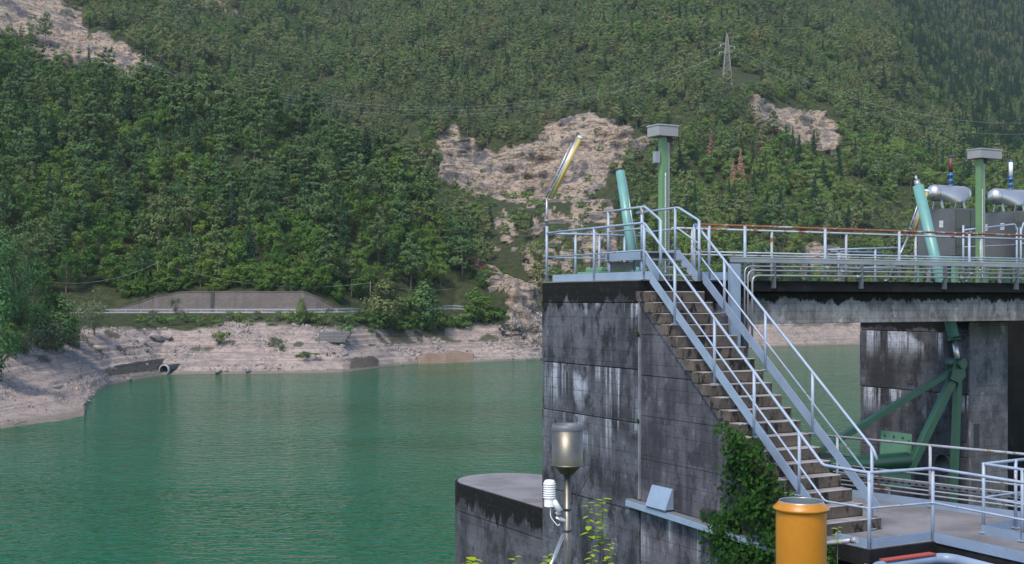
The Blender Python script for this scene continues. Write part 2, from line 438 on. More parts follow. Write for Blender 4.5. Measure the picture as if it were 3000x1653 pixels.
def terrain_mat(name):
    t = NT(name); p = t.pos
    rock, veg, red = t.attr('rock'), t.attr('veg'), t.attr('red')
    z = t.sep(p)[2]
    a = t.noise(p, 0.045, 5, 0.6); b = t.noise(p, 0.5, 6, 0.65); g = t.noise(p, 2.6, 4, 0.7)
    strata = t.noise(t.n('ShaderNodeMapping', {'Vector': p, 'Rotation': (0.0, R(9), 0.0), 'Scale': (0.10, 0.10, 0.5)}).outputs[0], 1.0, 7, 0.72, 1.2)
    crack = t.noise(t.scale(p, (0.16, 0.16, 0.10)), 1.0, 6, 0.75, 0.4)
    # cliff rock
    rc = t.mix(t.mr(a, 0.35, 0.65), (0.42, 0.31, 0.215), (0.30, 0.25, 0.20))
    rc = t.mix(t.mr(strata, 0.44, 0.6), rc, (0.47, 0.37, 0.27))
    rc = t.mix(t.mr(crack, 0.54, 0.62, 0, 0.9), rc, (0.15, 0.14, 0.145))
    vst = t.noise(t.scale(p, (0.09, 0.09, 0.018)), 1.0, 4, 0.6)
    rc = t.mix(t.mr(vst, 0.52, 0.61, 0, 0.85), rc, (0.10, 0.10, 0.11))
    vo = t.n('ShaderNodeTexVoronoi', {'Vector': t.n('ShaderNodeVectorMath', {0: t.scale(p, (0.22, 0.22, 0.42)), 1: t.scale(t.n('ShaderNodeTexNoise', {'Vector': p, 'Scale': 0.25, 'Detail': 4.0}).outputs[1], (0.9, 0.9, 0.9))}, operation='ADD').outputs[0], 'Scale': 1.0}, feature='DISTANCE_TO_EDGE').outputs[0]
    rc = t.mix(t.mr(vo, 0.0, 0.07, 0.85, 0.0), rc, (0.08, 0.072, 0.07))
    rc = t.mix(t.mr(strata, 0.38, 0.44, 0.9, 0.0), rc, (0.085, 0.075, 0.075))
    rc = t.mix(t.mr(g, 0.55, 0.75, 0, 0.4), rc, (0.17, 0.15, 0.14))
    rc = t.mix(t.mr(t.noise(p, 0.09, 4, 0.6), 0.6, 0.7, 0, 0.5), rc, (0.30, 0.19, 0.11))
    rc = t.mix(red, rc, t.mix(t.mr(b, 0.42, 0.6), (0.21, 0.06, 0.035), (0.27, 0.22, 0.2)))
    # drained lake bank: pale rubble with old water lines
    lines = t.noise(t.scale(p, (0.012, 0.012, 1.6)), 1.0, 4, 0.65)
    gc = t.mix(t.mr(a, 0.3, 0.7), (0.375, 0.292, 0.243), (0.295, 0.24, 0.21))
    gc = t.mix(t.mr(lines, 0.47, 0.6, 0, 0.75), gc, (0.42, 0.34, 0.29))
    gc = t.mix(t.mr(b, 0.46, 0.62, 0, 0.7), gc, (0.19, 0.158, 0.142))
    gc = t.mix(t.mr(t.noise(t.scale(p, (0.03, 0.03, 2.6)), 1.0, 3, 0.6), 0.52, 0.6, 0, 0.55), gc, (0.17, 0.145, 0.13))
    gc = t.mix(t.mr(g, 0.5, 0.68, 0, 0.6), gc, (0.13, 0.112, 0.105))
    gc = t.mix(t.mr(z, 0.25, 0.9, 0.75, 0.0), gc, (0.15, 0.13, 0.10))
    # forest floor, grass
    fc = t.mix(t.mr(b, 0.4, 0.62), (0.035, 0.05, 0.02), (0.07, 0.075, 0.035))
    fc = t.mix(t.mr(g, 0.45, 0.7, 0, 0.7), fc, (0.04, 0.045, 0.022))
    c = t.mix(veg, gc, fc)
    c = t.mix(rock, c, rc)
    c = t.mix(1.0, c, (0.82, 0.82, 0.84), 'MULTIPLY')
    hgt = t.ma('MULTIPLY', t.ma('ADD', t.ma('MULTIPLY', b, 0.9), t.ma('MULTIPLY', g, 0.35)), t.mr(t.ma('ADD', rock, veg), 0.0, 0.5, 0.4, 1.0))
    hgt = t.ma('ADD', hgt, t.ma('MULTIPLY', t.ma('MULTIPLY', strata, rock), 1.6))
    hgt = t.ma('ADD', hgt, t.ma('MULTIPLY', t.ma('MULTIPLY', crack, rock), 1.2))
    return t.done(c, 0.95, normal=t.bump(hgt, 0.9, 1.1), spec=0.1)
M['terrain'] = terrain_mat('mountain_ground')

def water_mat():
    t = NT('lake_water'); p = t.pos
    v1 = t.n('ShaderNodeMapping', {'Vector': p, 'Rotation': (0, 0, R(6)), 'Scale': (0.5, 1.0, 1.0)}).outputs[0]
    v2 = t.n('ShaderNodeMapping', {'Vector': p, 'Rotation': (0, 0, R(-12)), 'Scale': (0.5, 1.0, 1.0)}).outputs[0]
    a = t.noise(v1, 0.85, 1.5, 0.5, 0.3)
    b = t.noise(v2, 2.0, 1.5, 0.5, 0.2)
    gust = t.noise(t.scale(p, (0.010, 0.028, 0.0)), 1.0, 4, 0.6)
    hgt = t.ma('ADD', a, t.ma('MULTIPLY', b, 0.45))
    hgt = t.ma('MULTIPLY', hgt, t.mr(gust, 0.3, 0.65, 0.5, 1.25))
    c = t.mix(t.mr(gust, 0.3, 0.7), (0.0016, 0.066, 0.023), (0.0024, 0.081, 0.029))
    t.b.inputs['IOR'].default_value = 1.33
    return t.done(c, 0.085, normal=t.bump(hgt, 1.0, WD), spec=0.3)
WD = 0.42
M['water'] = water_mat()

def stone_wall_mat(name, c1, c2, mortar, row=0.35):
    t = NT(name); o = t.obj()
    s = t.sep(o)
    v = t.n('ShaderNodeCombineXYZ', {0: s[0], 1: s[2], 2: 0.0}).outputs[0]
    br = t.n('ShaderNodeTexBrick', {'Vector': v, 'Color1': c1, 'Color2': c2, 'Mortar': mortar, 'Scale': 1.0, 'Mortar Size': 0.04, 'Brick Width': row * 2.2, 'Row Height': row})
    a = t.noise(o, 0.35, 5, 0.65)
    st = t.noise(t.scale(o, (0.6, 0.6, 0.08)), 1.0, 4, 0.6)
    c = t.mix(t.mr(a, 0.35, 0.65, 0, 0.4), br.outputs[0], [x * 0.5 for x in c1])
    c = t.mix(t.mr(st, 0.52, 0.66, 0, 0.35), c, [x * 0.4 for x in c1])
    return t.done(c, 0.95, normal=t.bump(br.outputs[1], -0.6, 0.1), spec=0.1)
M['wall_stone'] = stone_wall_mat('grey_wall_stone', (0.185, 0.15, 0.135), (0.14, 0.12, 0.11), (0.08, 0.07, 0.065))
M['rust_stone'] = stone_wall_mat('brown_wall_stone', (0.26, 0.175, 0.125), (0.22, 0.16, 0.125), (0.12, 0.09, 0.075), 0.45)
M['gabion'] = stone_wall_mat('gabion_stone', (0.2, 0.19, 0.185), (0.15, 0.145, 0.14), (0.05, 0.05, 0.05), 0.3)
def asphalt():
    t = NT('asphalt'); a = t.noise(t.pos, 3.0, 4)
    return t.done(t.mix(a, (0.05, 0.05, 0.052), (0.075, 0.073, 0.072)), 0.9)
M['asphalt'] = asphalt()
def kerb():
    t = NT('kerb_concrete'); a = t.noise(t.pos, 0.6, 5)
    return t.done(t.mix(a, (0.4, 0.39, 0.38), (0.22, 0.21, 0.21)), 0.85)
M['kerb'] = kerb()
def boulder_mat():
    t = NT('boulder_rock'); a = t.noise(t.obj(), 1.6, 5, 0.65); r = t.n('ShaderNodeObjectInfo').outputs['Random']
    c = t.mix(r, (0.31, 0.26, 0.235), (0.2, 0.178, 0.172))
    return t.done(t.mix(t.mr(a, 0.4, 0.65, 0, 0.8), c, (0.16, 0.145, 0.14)), 0.95, normal=t.bump(a, 0.8, 0.15), spec=0.1)
M['boulder'] = boulder_mat()
def soil():
    t = NT('soil'); a = t.noise(t.pos, 2.0, 5, 0.65)
    return t.done(t.mix(a, (0.09, 0.08, 0.05), (0.06, 0.085, 0.03)), 0.95, normal=t.bump(a, 0.8, 0.1))
M['soil'] = soil()

# ------------------------------------------------------------------ terrain
def loft(name, cols, px, subs, disp, rockf, label=None):
    """cols: dict px -> list of (Z, z); rows interpolated between the columns, densely sampled between the rows"""
    keys = sorted(cols)
    K = len(cols[keys[0]])
    Zr = np.array([[cols[k][i][0] for k in keys] for i in range(K)], float)
    zr = np.array([[cols[k][i][1] for k in keys] for i in range(K)], float)
    Zc = np.array([np.interp(px, keys, Zr[i]) for i in range(K)])
    zc = np.array([np.interp(px, keys, zr[i]) for i in range(K)])
    # soften the column knots
    ker = np.hanning(9); ker /= ker.sum()
    Zs, zs, rowid = [], [], []
    for i in range(K - 1):
        for j in range(subs[i]):
            t = j / subs[i]
            Zs.append(Zc[i] * (1 - t) + Zc[i + 1] * t); zs.append(zc[i] * (1 - t) + zc[i + 1] * t); rowid.append(i + t)
    Zs.append(Zc[-1]); zs.append(zc[-1]); rowid.append(K - 1)
    Z = np.array(Zs); z = np.array(zs); rowid = np.array(rowid)[:, None] + 0 * Z
    PX = np.broadcast_to(px, Z.shape)
    X = (PX - 1500) / FPX * Z
    X, Z, z = disp(X, Z, z, PX, rowid)
    PXr = 1500 + FPX * X / Z
    PYr = HOR - FPX * (z - CAM_Z) / Z
    rock, veg, red = rockf(X, Z, z, PXr, PYr, rowid)
    # rugged rock
    n1 = fbm(X / 14, z / 6, Z / 14, 5, 5, 0.6); n2 = fbm(X / 60, z / 2.2, Z / 60, 9, 4, 0.6)
    n3 = np.abs(fbm(X / 9, z / 13, Z / 30, 25, 4, 0.6)); n4 = np.abs(fbm(X / 26 + z / 60, z / 22, Z / 60, 35, 3))
    push = rock * (2.6 * n1 + 1.1 * n2 - 3.2 * n3 + 5.0 * n4)
    Z = Z - push
    z = z + rock * (0.3 * n2 + 0.8 * n1)
    nr, nc = Z.shape
    V = np.stack([X, Z, z], -1).reshape(-1, 3)
    idx = np.arange(nr * nc).reshape(nr, nc)
    F = np.stack([idx[:-1, :-1], idx[:-1, 1:], idx[1:, 1:], idx[1:, :-1]], -1).reshape(-1, 4)
    me = bpy.data.meshes.new(name)
    me.vertices.add(len(V)); me.vertices.foreach_set('co', V.ravel())
    me.loops.add(F.size); me.loops.foreach_set('vertex_index', F.ravel())
    me.polygons.add(len(F)); me.polygons.foreach_set('loop_start', np.arange(0, F.size, 4)); me.polygons.foreach_set('loop_total', np.full(len(F), 4))
    me.update(calc_edges=True)
    me.polygons.foreach_set('use_smooth', np.ones(len(F), bool))
    for nm, arr in (('rock', rock), ('veg', veg), ('red', red)):
        at = me.attributes.new(nm, 'FLOAT', 'POINT'); at.data.foreach_set('value', arr.ravel().astype(np.float32))
    o = bpy.data.objects.new(name, me); me.materials.append(M['terrain']); COL.objects.link(o)
    o['kind'] = 'structure'
    return o, dict(P=np.stack([X, Z, z], -1), rock=rock, veg=veg, px=1500 + FPX * X / Z, py=HOR - FPX * (z - CAM_Z) / Z, row=rowid)

def zpy(Z, py): return CAM_Z + (HOR - py) / FPX * Z

# --- near hillside on the left with the road
S_T = [  # px, shore, bank, road outer, road inner, slope foot, (mid Z, py), (ridge Z, py)
    (-420, 150, (185, 8), (300, 13.5), (308, 13.7), (312, 17), (410, 520), (540, 200)),
    (0, 169, (218, 8.2), (318, 14), (326, 14.2), (330, 17), (420, 500), (530, 205)),
    (150, 178, (252, 8.8), (322, 14), (330, 14.2), (334, 17), (420, 530), (515, 245)),
    (226, 187, (272, 9.4), (325, 14.2), (333, 14.3), (337, 17), (415, 550), (505, 268)),
    (254, 218, (280, 9.9), (327, 14.2), (335, 14.3), (339, 17.5), (415, 555), (503, 272)),
    (330, 260, (298, 10.5), (330, 14.2), (338, 14.3), (342, 17.5), (415, 560), (500, 295)),
    (480, 293, (322, 10.8), (335, 14.2), (343, 14.3), (347, 20), (415, 570), (492, 310)),
    (700, 292, (320, 10.2), (336, 14.2), (344, 14.3), (348, 20), (412, 580), (482, 350)),
    (900, 296, (322, 10), (337, 14.2), (345, 14.3), (349, 20), (408, 600), (470, 400)),
    (1000, 300, (326, 9.5), (342, 14.3), (350, 14.4), (354, 16.5), (405, 630), (462, 430)),
    (1150, 331, (350, 9), (360, 14.5), (367, 14.6), (372, 17), (408, 680), (450, 490)),
    (1250, 341, (358, 8.5), (372, 14.8), (379, 14.9), (384, 18), (410, 720), (435, 580)),
    (1330, 347, (363, 9), (382, 15), (389, 15.1), (393, 19), (408, 770), (420, 690)),
    (1420, 354, (368, 9), (385, 14), (390, 15), (394, 20), (402, 800), (408, 770)),
    (1500, 360, (370, 10), (378, 18), (384, 22), (390, 25), (396, 815), (402, 812)),
    (1560, 365, (376, 8), (384, 16), (390, 20), (395, 22), (400, 840), (405, 838)),
    (1640, 372, (384, 5), (392, 9), (398, 11), (402, 12), (406, 900), (412, 910))]
s_cols = {}
MID = {-420: (172, 4), 0: (193, 3.2), 150: (218, 2.8), 226: (232, 1.7), 254: (246, 2.6)}     # the spit: low ground beside the cove
for (px, sh, bk, ro, ri, sf, md, rg) in S_T:
    zr = zpy(*rg)
    s_cols[px] = [(sh - 22, -5), (sh, 0), MID.get(px, (bk[0] * 0.55 + sh * 0.45, bk[1] * 0.5)), bk, ro, ri, sf, (md[0], zpy(*md)), (rg[0], zr), (rg[0] + 40, zr - 12), (rg[0] + 170, max(zr - 80, -3))]

def s_disp(X, Z, z, PX, row):
    onroad = ((row > 3.95) & (row < 5.05)) * 1.0
    bank = np.clip((row - 0.7) / 0.6, 0, 1) * np.clip((4.0 - row) / 0.4, 0, 1)
    slope = np.clip((row - 6.0) / 0.8, 0, 1)
    n = fbm(X / 22, Z / 22, None, 3, 5); n2 = fbm(X / 5, Z / 5, None, 8, 4)
    z = z + bank * (0.6 * n + 0.10 * n2) + slope * (3.5 * n + 0.8 * n2)
    Z = Z + np.clip((row - 0.5) / 0.5, 0, 1) * np.clip((3.6 - row) / 0.6, 0, 1) * 3.0 * fbm(X / 18, z / 7, None, 12, 3)
    # terraces left by the falling water
    tr = np.clip((row - 1.0) / 0.4, 0, 1) * np.clip((3.2 - row) / 0.6, 0, 1)
    z = z + tr * 0.22 * np.sin(z * 2 * math.pi / 1.3)
    return X, Z, z
def warp(px, py, a=14, s=30, sd=21):
    return px + a * fbm(px / s, py / s, None, sd, 3), py + a * fbm(px / s, py / s, None, sd + 50, 3)
def s_rock(X, Z, z, px, py, row):
    wx, wy = warp(px, py)
    rock = np.zeros(X.shape)
    for poly in ([(1265, 600), (1290, 585), (1335, 640), (1335, 700), (1290, 680)], [(1360, 765), (1400, 745), (1470, 770), (1490, 840), (1420, 840)],
                 [(1160, 590), (1230, 600), (1260, 650), (1190, 640)]):
        rock = np.maximum(rock, in_poly(wx, wy, poly) * 1.0)
    rock = np.maximum(rock, np.clip((px - 1475 - 18 * fbm(py / 30, px / 60, None, 4, 3)) / 8, 0, 1) * np.clip((row - 1.6) / 0.5, 0, 1))
    red = (in_poly(wx, wy, [(1255, 590), (1290, 575), (1345, 650), (1340, 700), (1285, 690)]) | in_poly(wx, wy, [(1355, 745), (1410, 735), (1420, 800), (1380, 800)])) * 1.0
    lim = 10.2 + 1.6 * fbm(X / 12, Z / 12, None, 31, 4)
    lim = np.where(px < 235, 8.2 + 1.0 * fbm(X / 8, Z / 8, None, 33, 3), lim)
    veg = np.clip((z - lim) / 0.7, 0, 1) * (1 - rock)
    patch = np.clip((fbm(X / 6, Z / 6, None, 41, 3) - 0.75 + 0.9 * ((px > 1080) & (px < 1460) & (z > 5.5))) / 0.1, 0, 1) * (z > 5)
    return rock, np.maximum(veg, patch * 0.8), red * rock
hill_px = np.concatenate([np.arange(-420, 0, 10), np.arange(0, 215, 4), np.arange(215, 262, 1.5), np.arange(262, 1640, 4)]).astype(float)
hill, HS = loft('near_hillside', s_cols, hill_px, [3, 20, 22, 10, 4, 3, 30, 30, 6, 6], s_disp, s_rock)

# --- the mountain behind
PYR = [860, 760, 660, 560, 460, 400, 350, 280, 200, 100, 0, -150, -400]
M_T = {
    -520: (560, [560, 570, 580, 590, 597, 601, 605, 610, 618, 640, 690, 860, 1250]),
    0: (560, [562, 572, 582, 592, 600, 604, 607, 611, 618, 636, 680, 850, 1250]),
    300: (560, [563, 575, 586, 597, 606, 611, 616, 624, 640, 680, 760, 950, 1350]),
    500: (550, [556, 570, 585, 600, 614, 622, 630, 645, 672, 750, 850, 1050, 1450]),
    900: (560, [585, 610, 635, 665, 700, 722, 745, 790, 860, 970, 1090, 1300, 1640]),
    1150: (520, [545, 570, 600, 640, 672, 695, 718, 765, 840, 950, 1075, 1290, 1630]),
    1270: (430, [452, 480, 520, 578, 600, 612, 648, 705, 790, 910, 1045, 1260, 1600]),
    1400: (420, [445, 475, 520, 585, 598, 606, 640, 700, 780, 900, 1035, 1250, 1600]),
    1600: (371, [405, 445, 500, 580, 594, 602, 622, 690, 775, 900, 1035, 1250, 1600]),
    1800: (385, [425, 460, 500, 568, 588, 598, 620, 690, 770, 900, 1040, 1260, 1600]),
    2000: (420, [450, 480, 515, 570, 610, 640, 660, 700, 780, 910, 1055, 1270, 1600]),
    2200: (455, [480, 508, 545, 590, 642, 682, 694, 716, 800, 930, 1080, 1290, 1620]),
    2450: (480, [502, 526, 560, 606, 668, 694, 720, 800, 890, 1020, 1165, 1370, 1680]),
    2600: (485, [508, 534, 570, 620, 690, 740, 790, 865, 960, 1100, 1260, 1480, 1800]),
    2750: (486, [512, 545, 590, 650, 740, 810, 900, 1060, 1240, 1420, 1560, 1760, 2050]),
    3000: (486, [520, 560, 620, 710, 830, 920, 1030, 1180, 1320, 1480, 1620, 1800, 2080]),
    3500: (490, [530, 580, 650, 760, 900, 1000, 1100, 1240, 1380, 1540, 1680, 1860, 2120])}
m_cols = {}
for px, (sh, Zs) in M_T.items():
    m_cols[px] = [(sh - 30, -6), (sh, 0), (sh * 0.55 + Zs[0] * 0.45, zpy(Zs[0], 860) * 0.5)] + [(Zk, zpy(Zk, pk)) for Zk, pk in zip(Zs, PYR)]
def m_disp(X, Z, z, PX, row):
    up = np.clip((row - 2.5) / 2.0, 0, 1)
    n = fbm(X / 130, Z / 170, None, 61, 5); n2 = fbm(X / 32, Z / 40, None, 65, 4)
    Z = Z + up * (26 * n + 4.5 * n2) * np.clip(Z / 700, 0.6, 1.3)
    bank = np.clip((row - 0.8) / 0.5, 0, 1) * np.clip((3.4 - row) / 0.6, 0, 1)
    z = z + bank * 0.8 * fbm(X / 9, Z / 9, None, 71, 4) + up * 1.5 * n2
    return X, Z, z
ROCKS = [([(-60, -40), (60, -20), (250, 30), (255, 110), (180, 132), (60, 112), (-60, 100)], 1.0),
         ([(50, 150), (200, 118), (300, 102), (335, 128), (400, 152), (445, 190), (482, 235), (480, 262), (420, 250), (330, 225), (260, 212), (200, 190), (80, 172)], 1.0),
         ([(484, 232), (506, 240), (506, 270), (490, 275)], 1.0),
         ([(1262, 440), (1300, 385), (1330, 370), (1390, 420), (1405, 445), (1450, 455), (1480, 425), (1540, 415), (1590, 400), (1600, 362), (1690, 343), (1780, 348), (1830, 372), (1860, 398), (1990, 380), (2004, 400), (1860, 450), (1790, 510), (1740, 560), (1640, 580), (1560, 600), (1500, 592), (1420, 572), (1330, 548), (1280, 495)], 1.0),
         ([(1585, 615), (1680, 560), (1790, 595), (1810, 760), (1790, 840), (1560, 850), (1530, 720)], 0.85),
         ([(1445, 650), (1480, 615), (1520, 690), (1505, 740), (1450, 720)], 0.75),
         ([(2180, 278), (2240, 298), (2320, 312), (2360, 328), (2410, 322), (2440, 348), (2468, 370), (2452, 402), (2442, 442), (2400, 462), (2370, 424), (2340, 432), (2300, 392), (2230, 372), (2198, 332)], 1.0),
         ([(2520, 472), (2585, 456), (2590, 494), (2535, 498)], 0.6),
         ([(550, -20), (720, -20), (730, 62), (640, 52), (600, 34)], 0.6),
         ([(2325, 812), (2345, 762), (2370, 727), (2410, 712), (2450, 727), (2482, 762), (2500, 812)], 1.0)]
CLEAR = [[(2070, 225), (2130, 200), (2230, 232), (2235, 265), (2100, 275)]]
def m_rock(X, Z, z, px, py, row):
    wx, wy = warp(px, py, 13, 34, 81)
    patchy = fbm(px / 26, py / 20, None, 91, 4)
    rock = np.zeros(X.shape)
    for poly, k in ROCKS:
        ins = in_poly(wx, wy, poly)
        if k < 1: ins = ins & (patchy > (0.5 - k) * 0.9)
        rock = np.maximum(rock, ins * 1.0)
    lim = 9.5 + 2.0 * fbm(X / 14, Z / 14, None, 95, 4)
    veg = np.clip((z - lim) / 0.8, 0, 1) * (1 - rock)
    return rock, veg, np.zeros(X.shape)
mount, HM = loft('mountain', m_cols, np.arange(-520, 3500, 6.5), [3, 6, 8, 18, 20, 22, 24, 26, 18, 16, 20, 20, 20, 18, 10], m_disp, m_rock)

# --- lake
wm = MB()
wm.add([(-700, -60, 0), (900, -60, 0), (900, 700, 0), (-700, 700, 0)], [(0, 1, 2, 3)])
lake = wm.build('lake_water', M['water'])
lake['kind'] = 'structure'

# ------------------------------------------------------------------ trees
class LB:
    """leaf builder: many small faces as numpy quads"""
    def __init__(self): self.c, self.s, self.n = [], [], []
    def add(self, c, size, nrm): self.c.append(c); self.s.append(size); self.n.append(nrm)
    def mesh(self, name, mat, rg, fold=0.35):
        c = np.array(self.c); s = np.array(self.s)[:, None]; n = np.array(self.n, float)
        n /= np.linalg.norm(n, axis=1)[:, None] + 1e-9
        a = rg.normal(size=n.shape); a -= n * (a * n).sum(1)[:, None]; a /= np.linalg.norm(a, axis=1)[:, None] + 1e-9
        b = np.cross(n, a)
        asp = rg.uniform(0.55, 1.0, (len(c), 1))
        # a leaf spray: two triangles folded along its length
        p0 = c - a * s; p2 = c + a * s
        p1 = c + b * s * asp * 0.75 + n * s * fold * rg.uniform(-1, 1, (len(c), 1)); p3 = c - b * s * asp * 0.75 + n * s * fold * rg.uniform(-1, 1, (len(c), 1))
        V = np.stack([p0, p1, p2, p3], 1).reshape(-1, 3)
        F = np.arange(len(V)).reshape(-1, 4)
        me = bpy.data.meshes.new(name)
        me.from_pydata(V.tolist(), [], F.tolist())
        me.materials.append(mat)
        return me

def trunk_mesh(name, h, r, bend, rg, mat, limbs=()):
    mb = MB()
    k = 7
    pts = [Vector((bend * math.sin(i / k * 2.5) * i / k, bend * 0.6 * math.cos(i / k * 3) * i / k, h * i / k - (0.8 if i == 0 else 0))) for i in range(k + 1)]
    mb.tube(pts, r, 7, True, True, r * 0.12)
    for (z0, a, ln, rise) in limbs:
        t = z0 / h; q = Vector((bend * math.sin(t * 2.5) * t, bend * 0.6 * math.cos(t * 3) * t, z0))
        d = Vector((math.cos(a), math.sin(a), rise))
        mb.tube([q, q + d * ln * 0.5 + Vector((0, 0, 0.02 * ln)), q + d * ln], max(0.02, r * (1 - t) * 0.42), 4, False, True, 0.015)
    me = bpy.data.meshes.new(name)
    me.from_pydata(mb.v, [], mb.f)
    me.polygons.foreach_set('use_smooth', [True] * len(mb.f))
    me.materials.append(mat)
    return me

def make_pine(seed, h=13.0, spread=3.1, crown0=0.3, tier=0.1, mat='pine'):
    rg = np.random.default_rng(seed); lb = LB(); limbs = []
    z = h * crown0
    while z < h * 0.985:
        t = (z - h * crown0) / (h * (1 - crown0))
        rad = spread * max(0.0, 1 - t ** 1.9) ** 0.7 * (0.6 + 0.4 * min(1, t * 3.5 + 0.2)) * rg.uniform(0.7, 1.15) + 0.3
        nb = int(rg.integers(4, 7))
        a0 = rg.uniform(0, 6.28)
        for i in range(nb):
            if rg.uniform() < 0.14: continue
            a = a0 + i * 6.283 / nb + rg.uniform(-0.35, 0.35)
            ln = rad * rg.uniform(0.6, 1.15)
            rise = rg.uniform(0.0, 0.28) if t < 0.75 else rg.uniform(0.3, 0.8)
            limbs.append((z, a, ln, rise))
            m = max(7, int(ln * 12))
            for _ in range(m):
                q = rg.uniform(0.35, 1.05) ** 0.7 * ln
                w = rg.normal() * 0.16 * ln
                c = (math.cos(a) * q - math.sin(a) * w, math.sin(a) * q + math.cos(a) * w, z + q * rise + rg.normal() * tier + 0.05)
                n = (rg.normal() * 0.4 + math.cos(a) * (0.3 + 0.6 * q / ln), rg.normal() * 0.4 + math.sin(a) * (0.3 + 0.6 * q / ln), 0.45 + 0.5 * t)
                lb.add(c, rg.uniform(0.22, 0.46) * (h / 13) ** 0.5, n)
        z += rg.uniform(0.75, 1.3) * h / 13
    return lb.mesh('pine_crown', M[mat], rg), trunk_mesh('pine_trunk', h, 0.2 * h / 13, rg.uniform(0.1, 0.5), rg, M['barkg'], limbs)

def make_spruce(seed, h=16.0, spread=2.4, mat='spruce', thin=1.0):
    rg = np.random.default_rng(seed); lb = LB(); limbs = []
    z = h * 0.07
    while z < h * 0.99:
        t = z / h
        rad = spread * (1 - t) ** 0.9 + 0.12
        nb = int(rg.integers(6, 9)); a0 = rg.uniform(0, 6.28)
        for i in range(nb):
            a = a0 + i * 6.283 / nb + rg.uniform(-0.3, 0.3)
            ln = rad * rg.uniform(0.75, 1.12)
            limbs.append((z, a, ln, -0.25)) if i % 2 == 0 else None
            for _ in range(max(3, int(ln * 7 * thin))):
                q = rg.uniform(0.2, 1.0) * ln; w = rg.normal() * 0.13 * ln
                c = (math.cos(a) * q - math.sin(a) * w, math.sin(a) * q + math.cos(a) * w, z - q * 0.3 + rg.normal() * 0.12)
                lb.add(c, rg.uniform(0.18, 0.36) * (h / 16) ** 0.5, (math.cos(a) * 0.5 + rg.normal() * 0.4, math.sin(a) * 0.5 + rg.normal() * 0.4, 0.8))
        z += rg.uniform(0.35, 0.6) * h / 16
    return lb.mesh('spruce_crown', M[mat], rg), trunk_mesh('spruce_trunk', h, 0.2 * h / 16, 0.05, rg, M['barkg'], limbs)

def make_broad(seed, h=10.0, spread=3.4, mat='broad', base=0.12, lumps=30, per=46, tall=1.0, size=0.3, loose=0.0):
    rg = np.random.default_rng(seed); lb = LB(); limbs = []
    cz = h * (0.5 + base * 0.5); rz = h * (1 - base) * 0.5
    for i in range(lumps):
        d = rg.normal(size=3); d /= np.linalg.norm(d)
        q = rg.uniform(0.35, 0.92) ** 0.5
        wz = d[2] * q
        prof = math.sqrt(max(0.05, 1 - abs(wz) ** 1.7)) if tall <= 1 else max(0.15, (1 - max(0, wz)) ** 0.8 * min(1, (wz + 1.05) * 1.6))
        c0 = np.array([d[0] * spread * q * prof, d[1] * spread * q * prof, cz + wz * rz])
        lr = spread * rg.uniform(0.22, 0.42)
        limbs.append((max(0.1 * h, c0[2] * 0.62), math.atan2(c0[1], c0[0]), math.hypot(c0[0], c0[1]) * 0.95, 0.8)) if i % 2 == 0 else None
        for _ in range(per):
            e = rg.normal(size=3); e /= np.linalg.norm(e)
            rr = lr * rg.uniform(0.45, 1.0 + loose)
            c = c0 + e * rr * np.array([1, 1, 0.8])
            n = e * 0.7 + (c - np.array([0, 0, cz])) / spread * 0.7 + rg.normal(size=3) * 0.3 + np.array([0, 0, 0.4])
            lb.add(tuple(c), rg.uniform(0.6, 1.15) * size, tuple(n))
    return lb.mesh('leafy_crown', M[mat], rg), trunk_mesh('leafy_trunk', h * 0.8, 0.17 * h / 10, rg.uniform(0.1, 0.4), rg, M['barkg'], limbs)

KIND = {
    'pine': [make_pine(11, 13, 3.9, 0.22), make_pine(12, 14.5, 4.3, 0.32, 0.35), make_pine(13, 11.5, 3.6, 0.15, 0.4), make_pine(14, 13.5, 3.3, 0.42, 0.3), make_pine(15, 12, 4.5, 0.2, 0.4), make_pine(16, 15, 3.0, 0.5, 0.15), make_pine(17, 10, 3.2, 0.1, 0.4), make_pine(18, 13, 4.0, 0.3, 0.3)],
    'spruce': [make_spruce(21, 16, 2.5), make_spruce(22, 13, 2.2)],
    'broad': [make_broad(31, 10, 3.4), make_broad(32, 8.5, 3.2, lumps=26), make_broad(33, 12, 3.6, lumps=36), make_broad(34, 9.5, 2.6, tall=2, lumps=28)],
    'poplar': [make_broad(41, 13, 3.6, 'poplar', 0.02, 64, 60, 2, 0.3, 0.35), make_broad(42, 11, 3.2, 'poplar', 0.02, 54, 58, 2, 0.3, 0.35)],
    'willow': [make_broad(51, 6, 3.0, 'willow', 0.05, 30, 50, 1, 0.22, 0.5), make_broad(52, 9, 2.2, 'willow', 0.1, 26, 44, 2, 0.2, 0.6)],
    'edge': [make_broad(81, 16, 4.6, 'darkbroad', 0.02, 60, 60, 1, 0.3, 0.3), make_broad(82, 13, 4.4, 'darkbroad', 0.02, 50, 56, 1, 0.3, 0.3)],
    'dead': [make_spruce(61, 16, 3.0, 'dead', 1.0), make_spruce(62, 14, 2.7, 'dead', 0.9)],
    'shrub': [make_broad(71, 2.6, 1.5, 'broad', 0.0, 14, 40, 1, 0.16), make_broad(72, 2.2, 1.6, 'poplar', 0.0, 14, 40, 1, 0.16), make_broad(73, 2.0, 1.3, 'willow', 0.0, 12, 36, 1, 0.15)],
}
KH = {'edge': [16, 13], 'pine': [13, 14.5, 11.5, 13.5, 12, 15, 10, 13], 'spruce': [16, 13], 'broad': [10, 8.5, 12, 9.5], 'poplar': [13, 11], 'willow': [6, 9], 'dead': [16, 14], 'shrub': [2.6, 2.2, 2.0]}

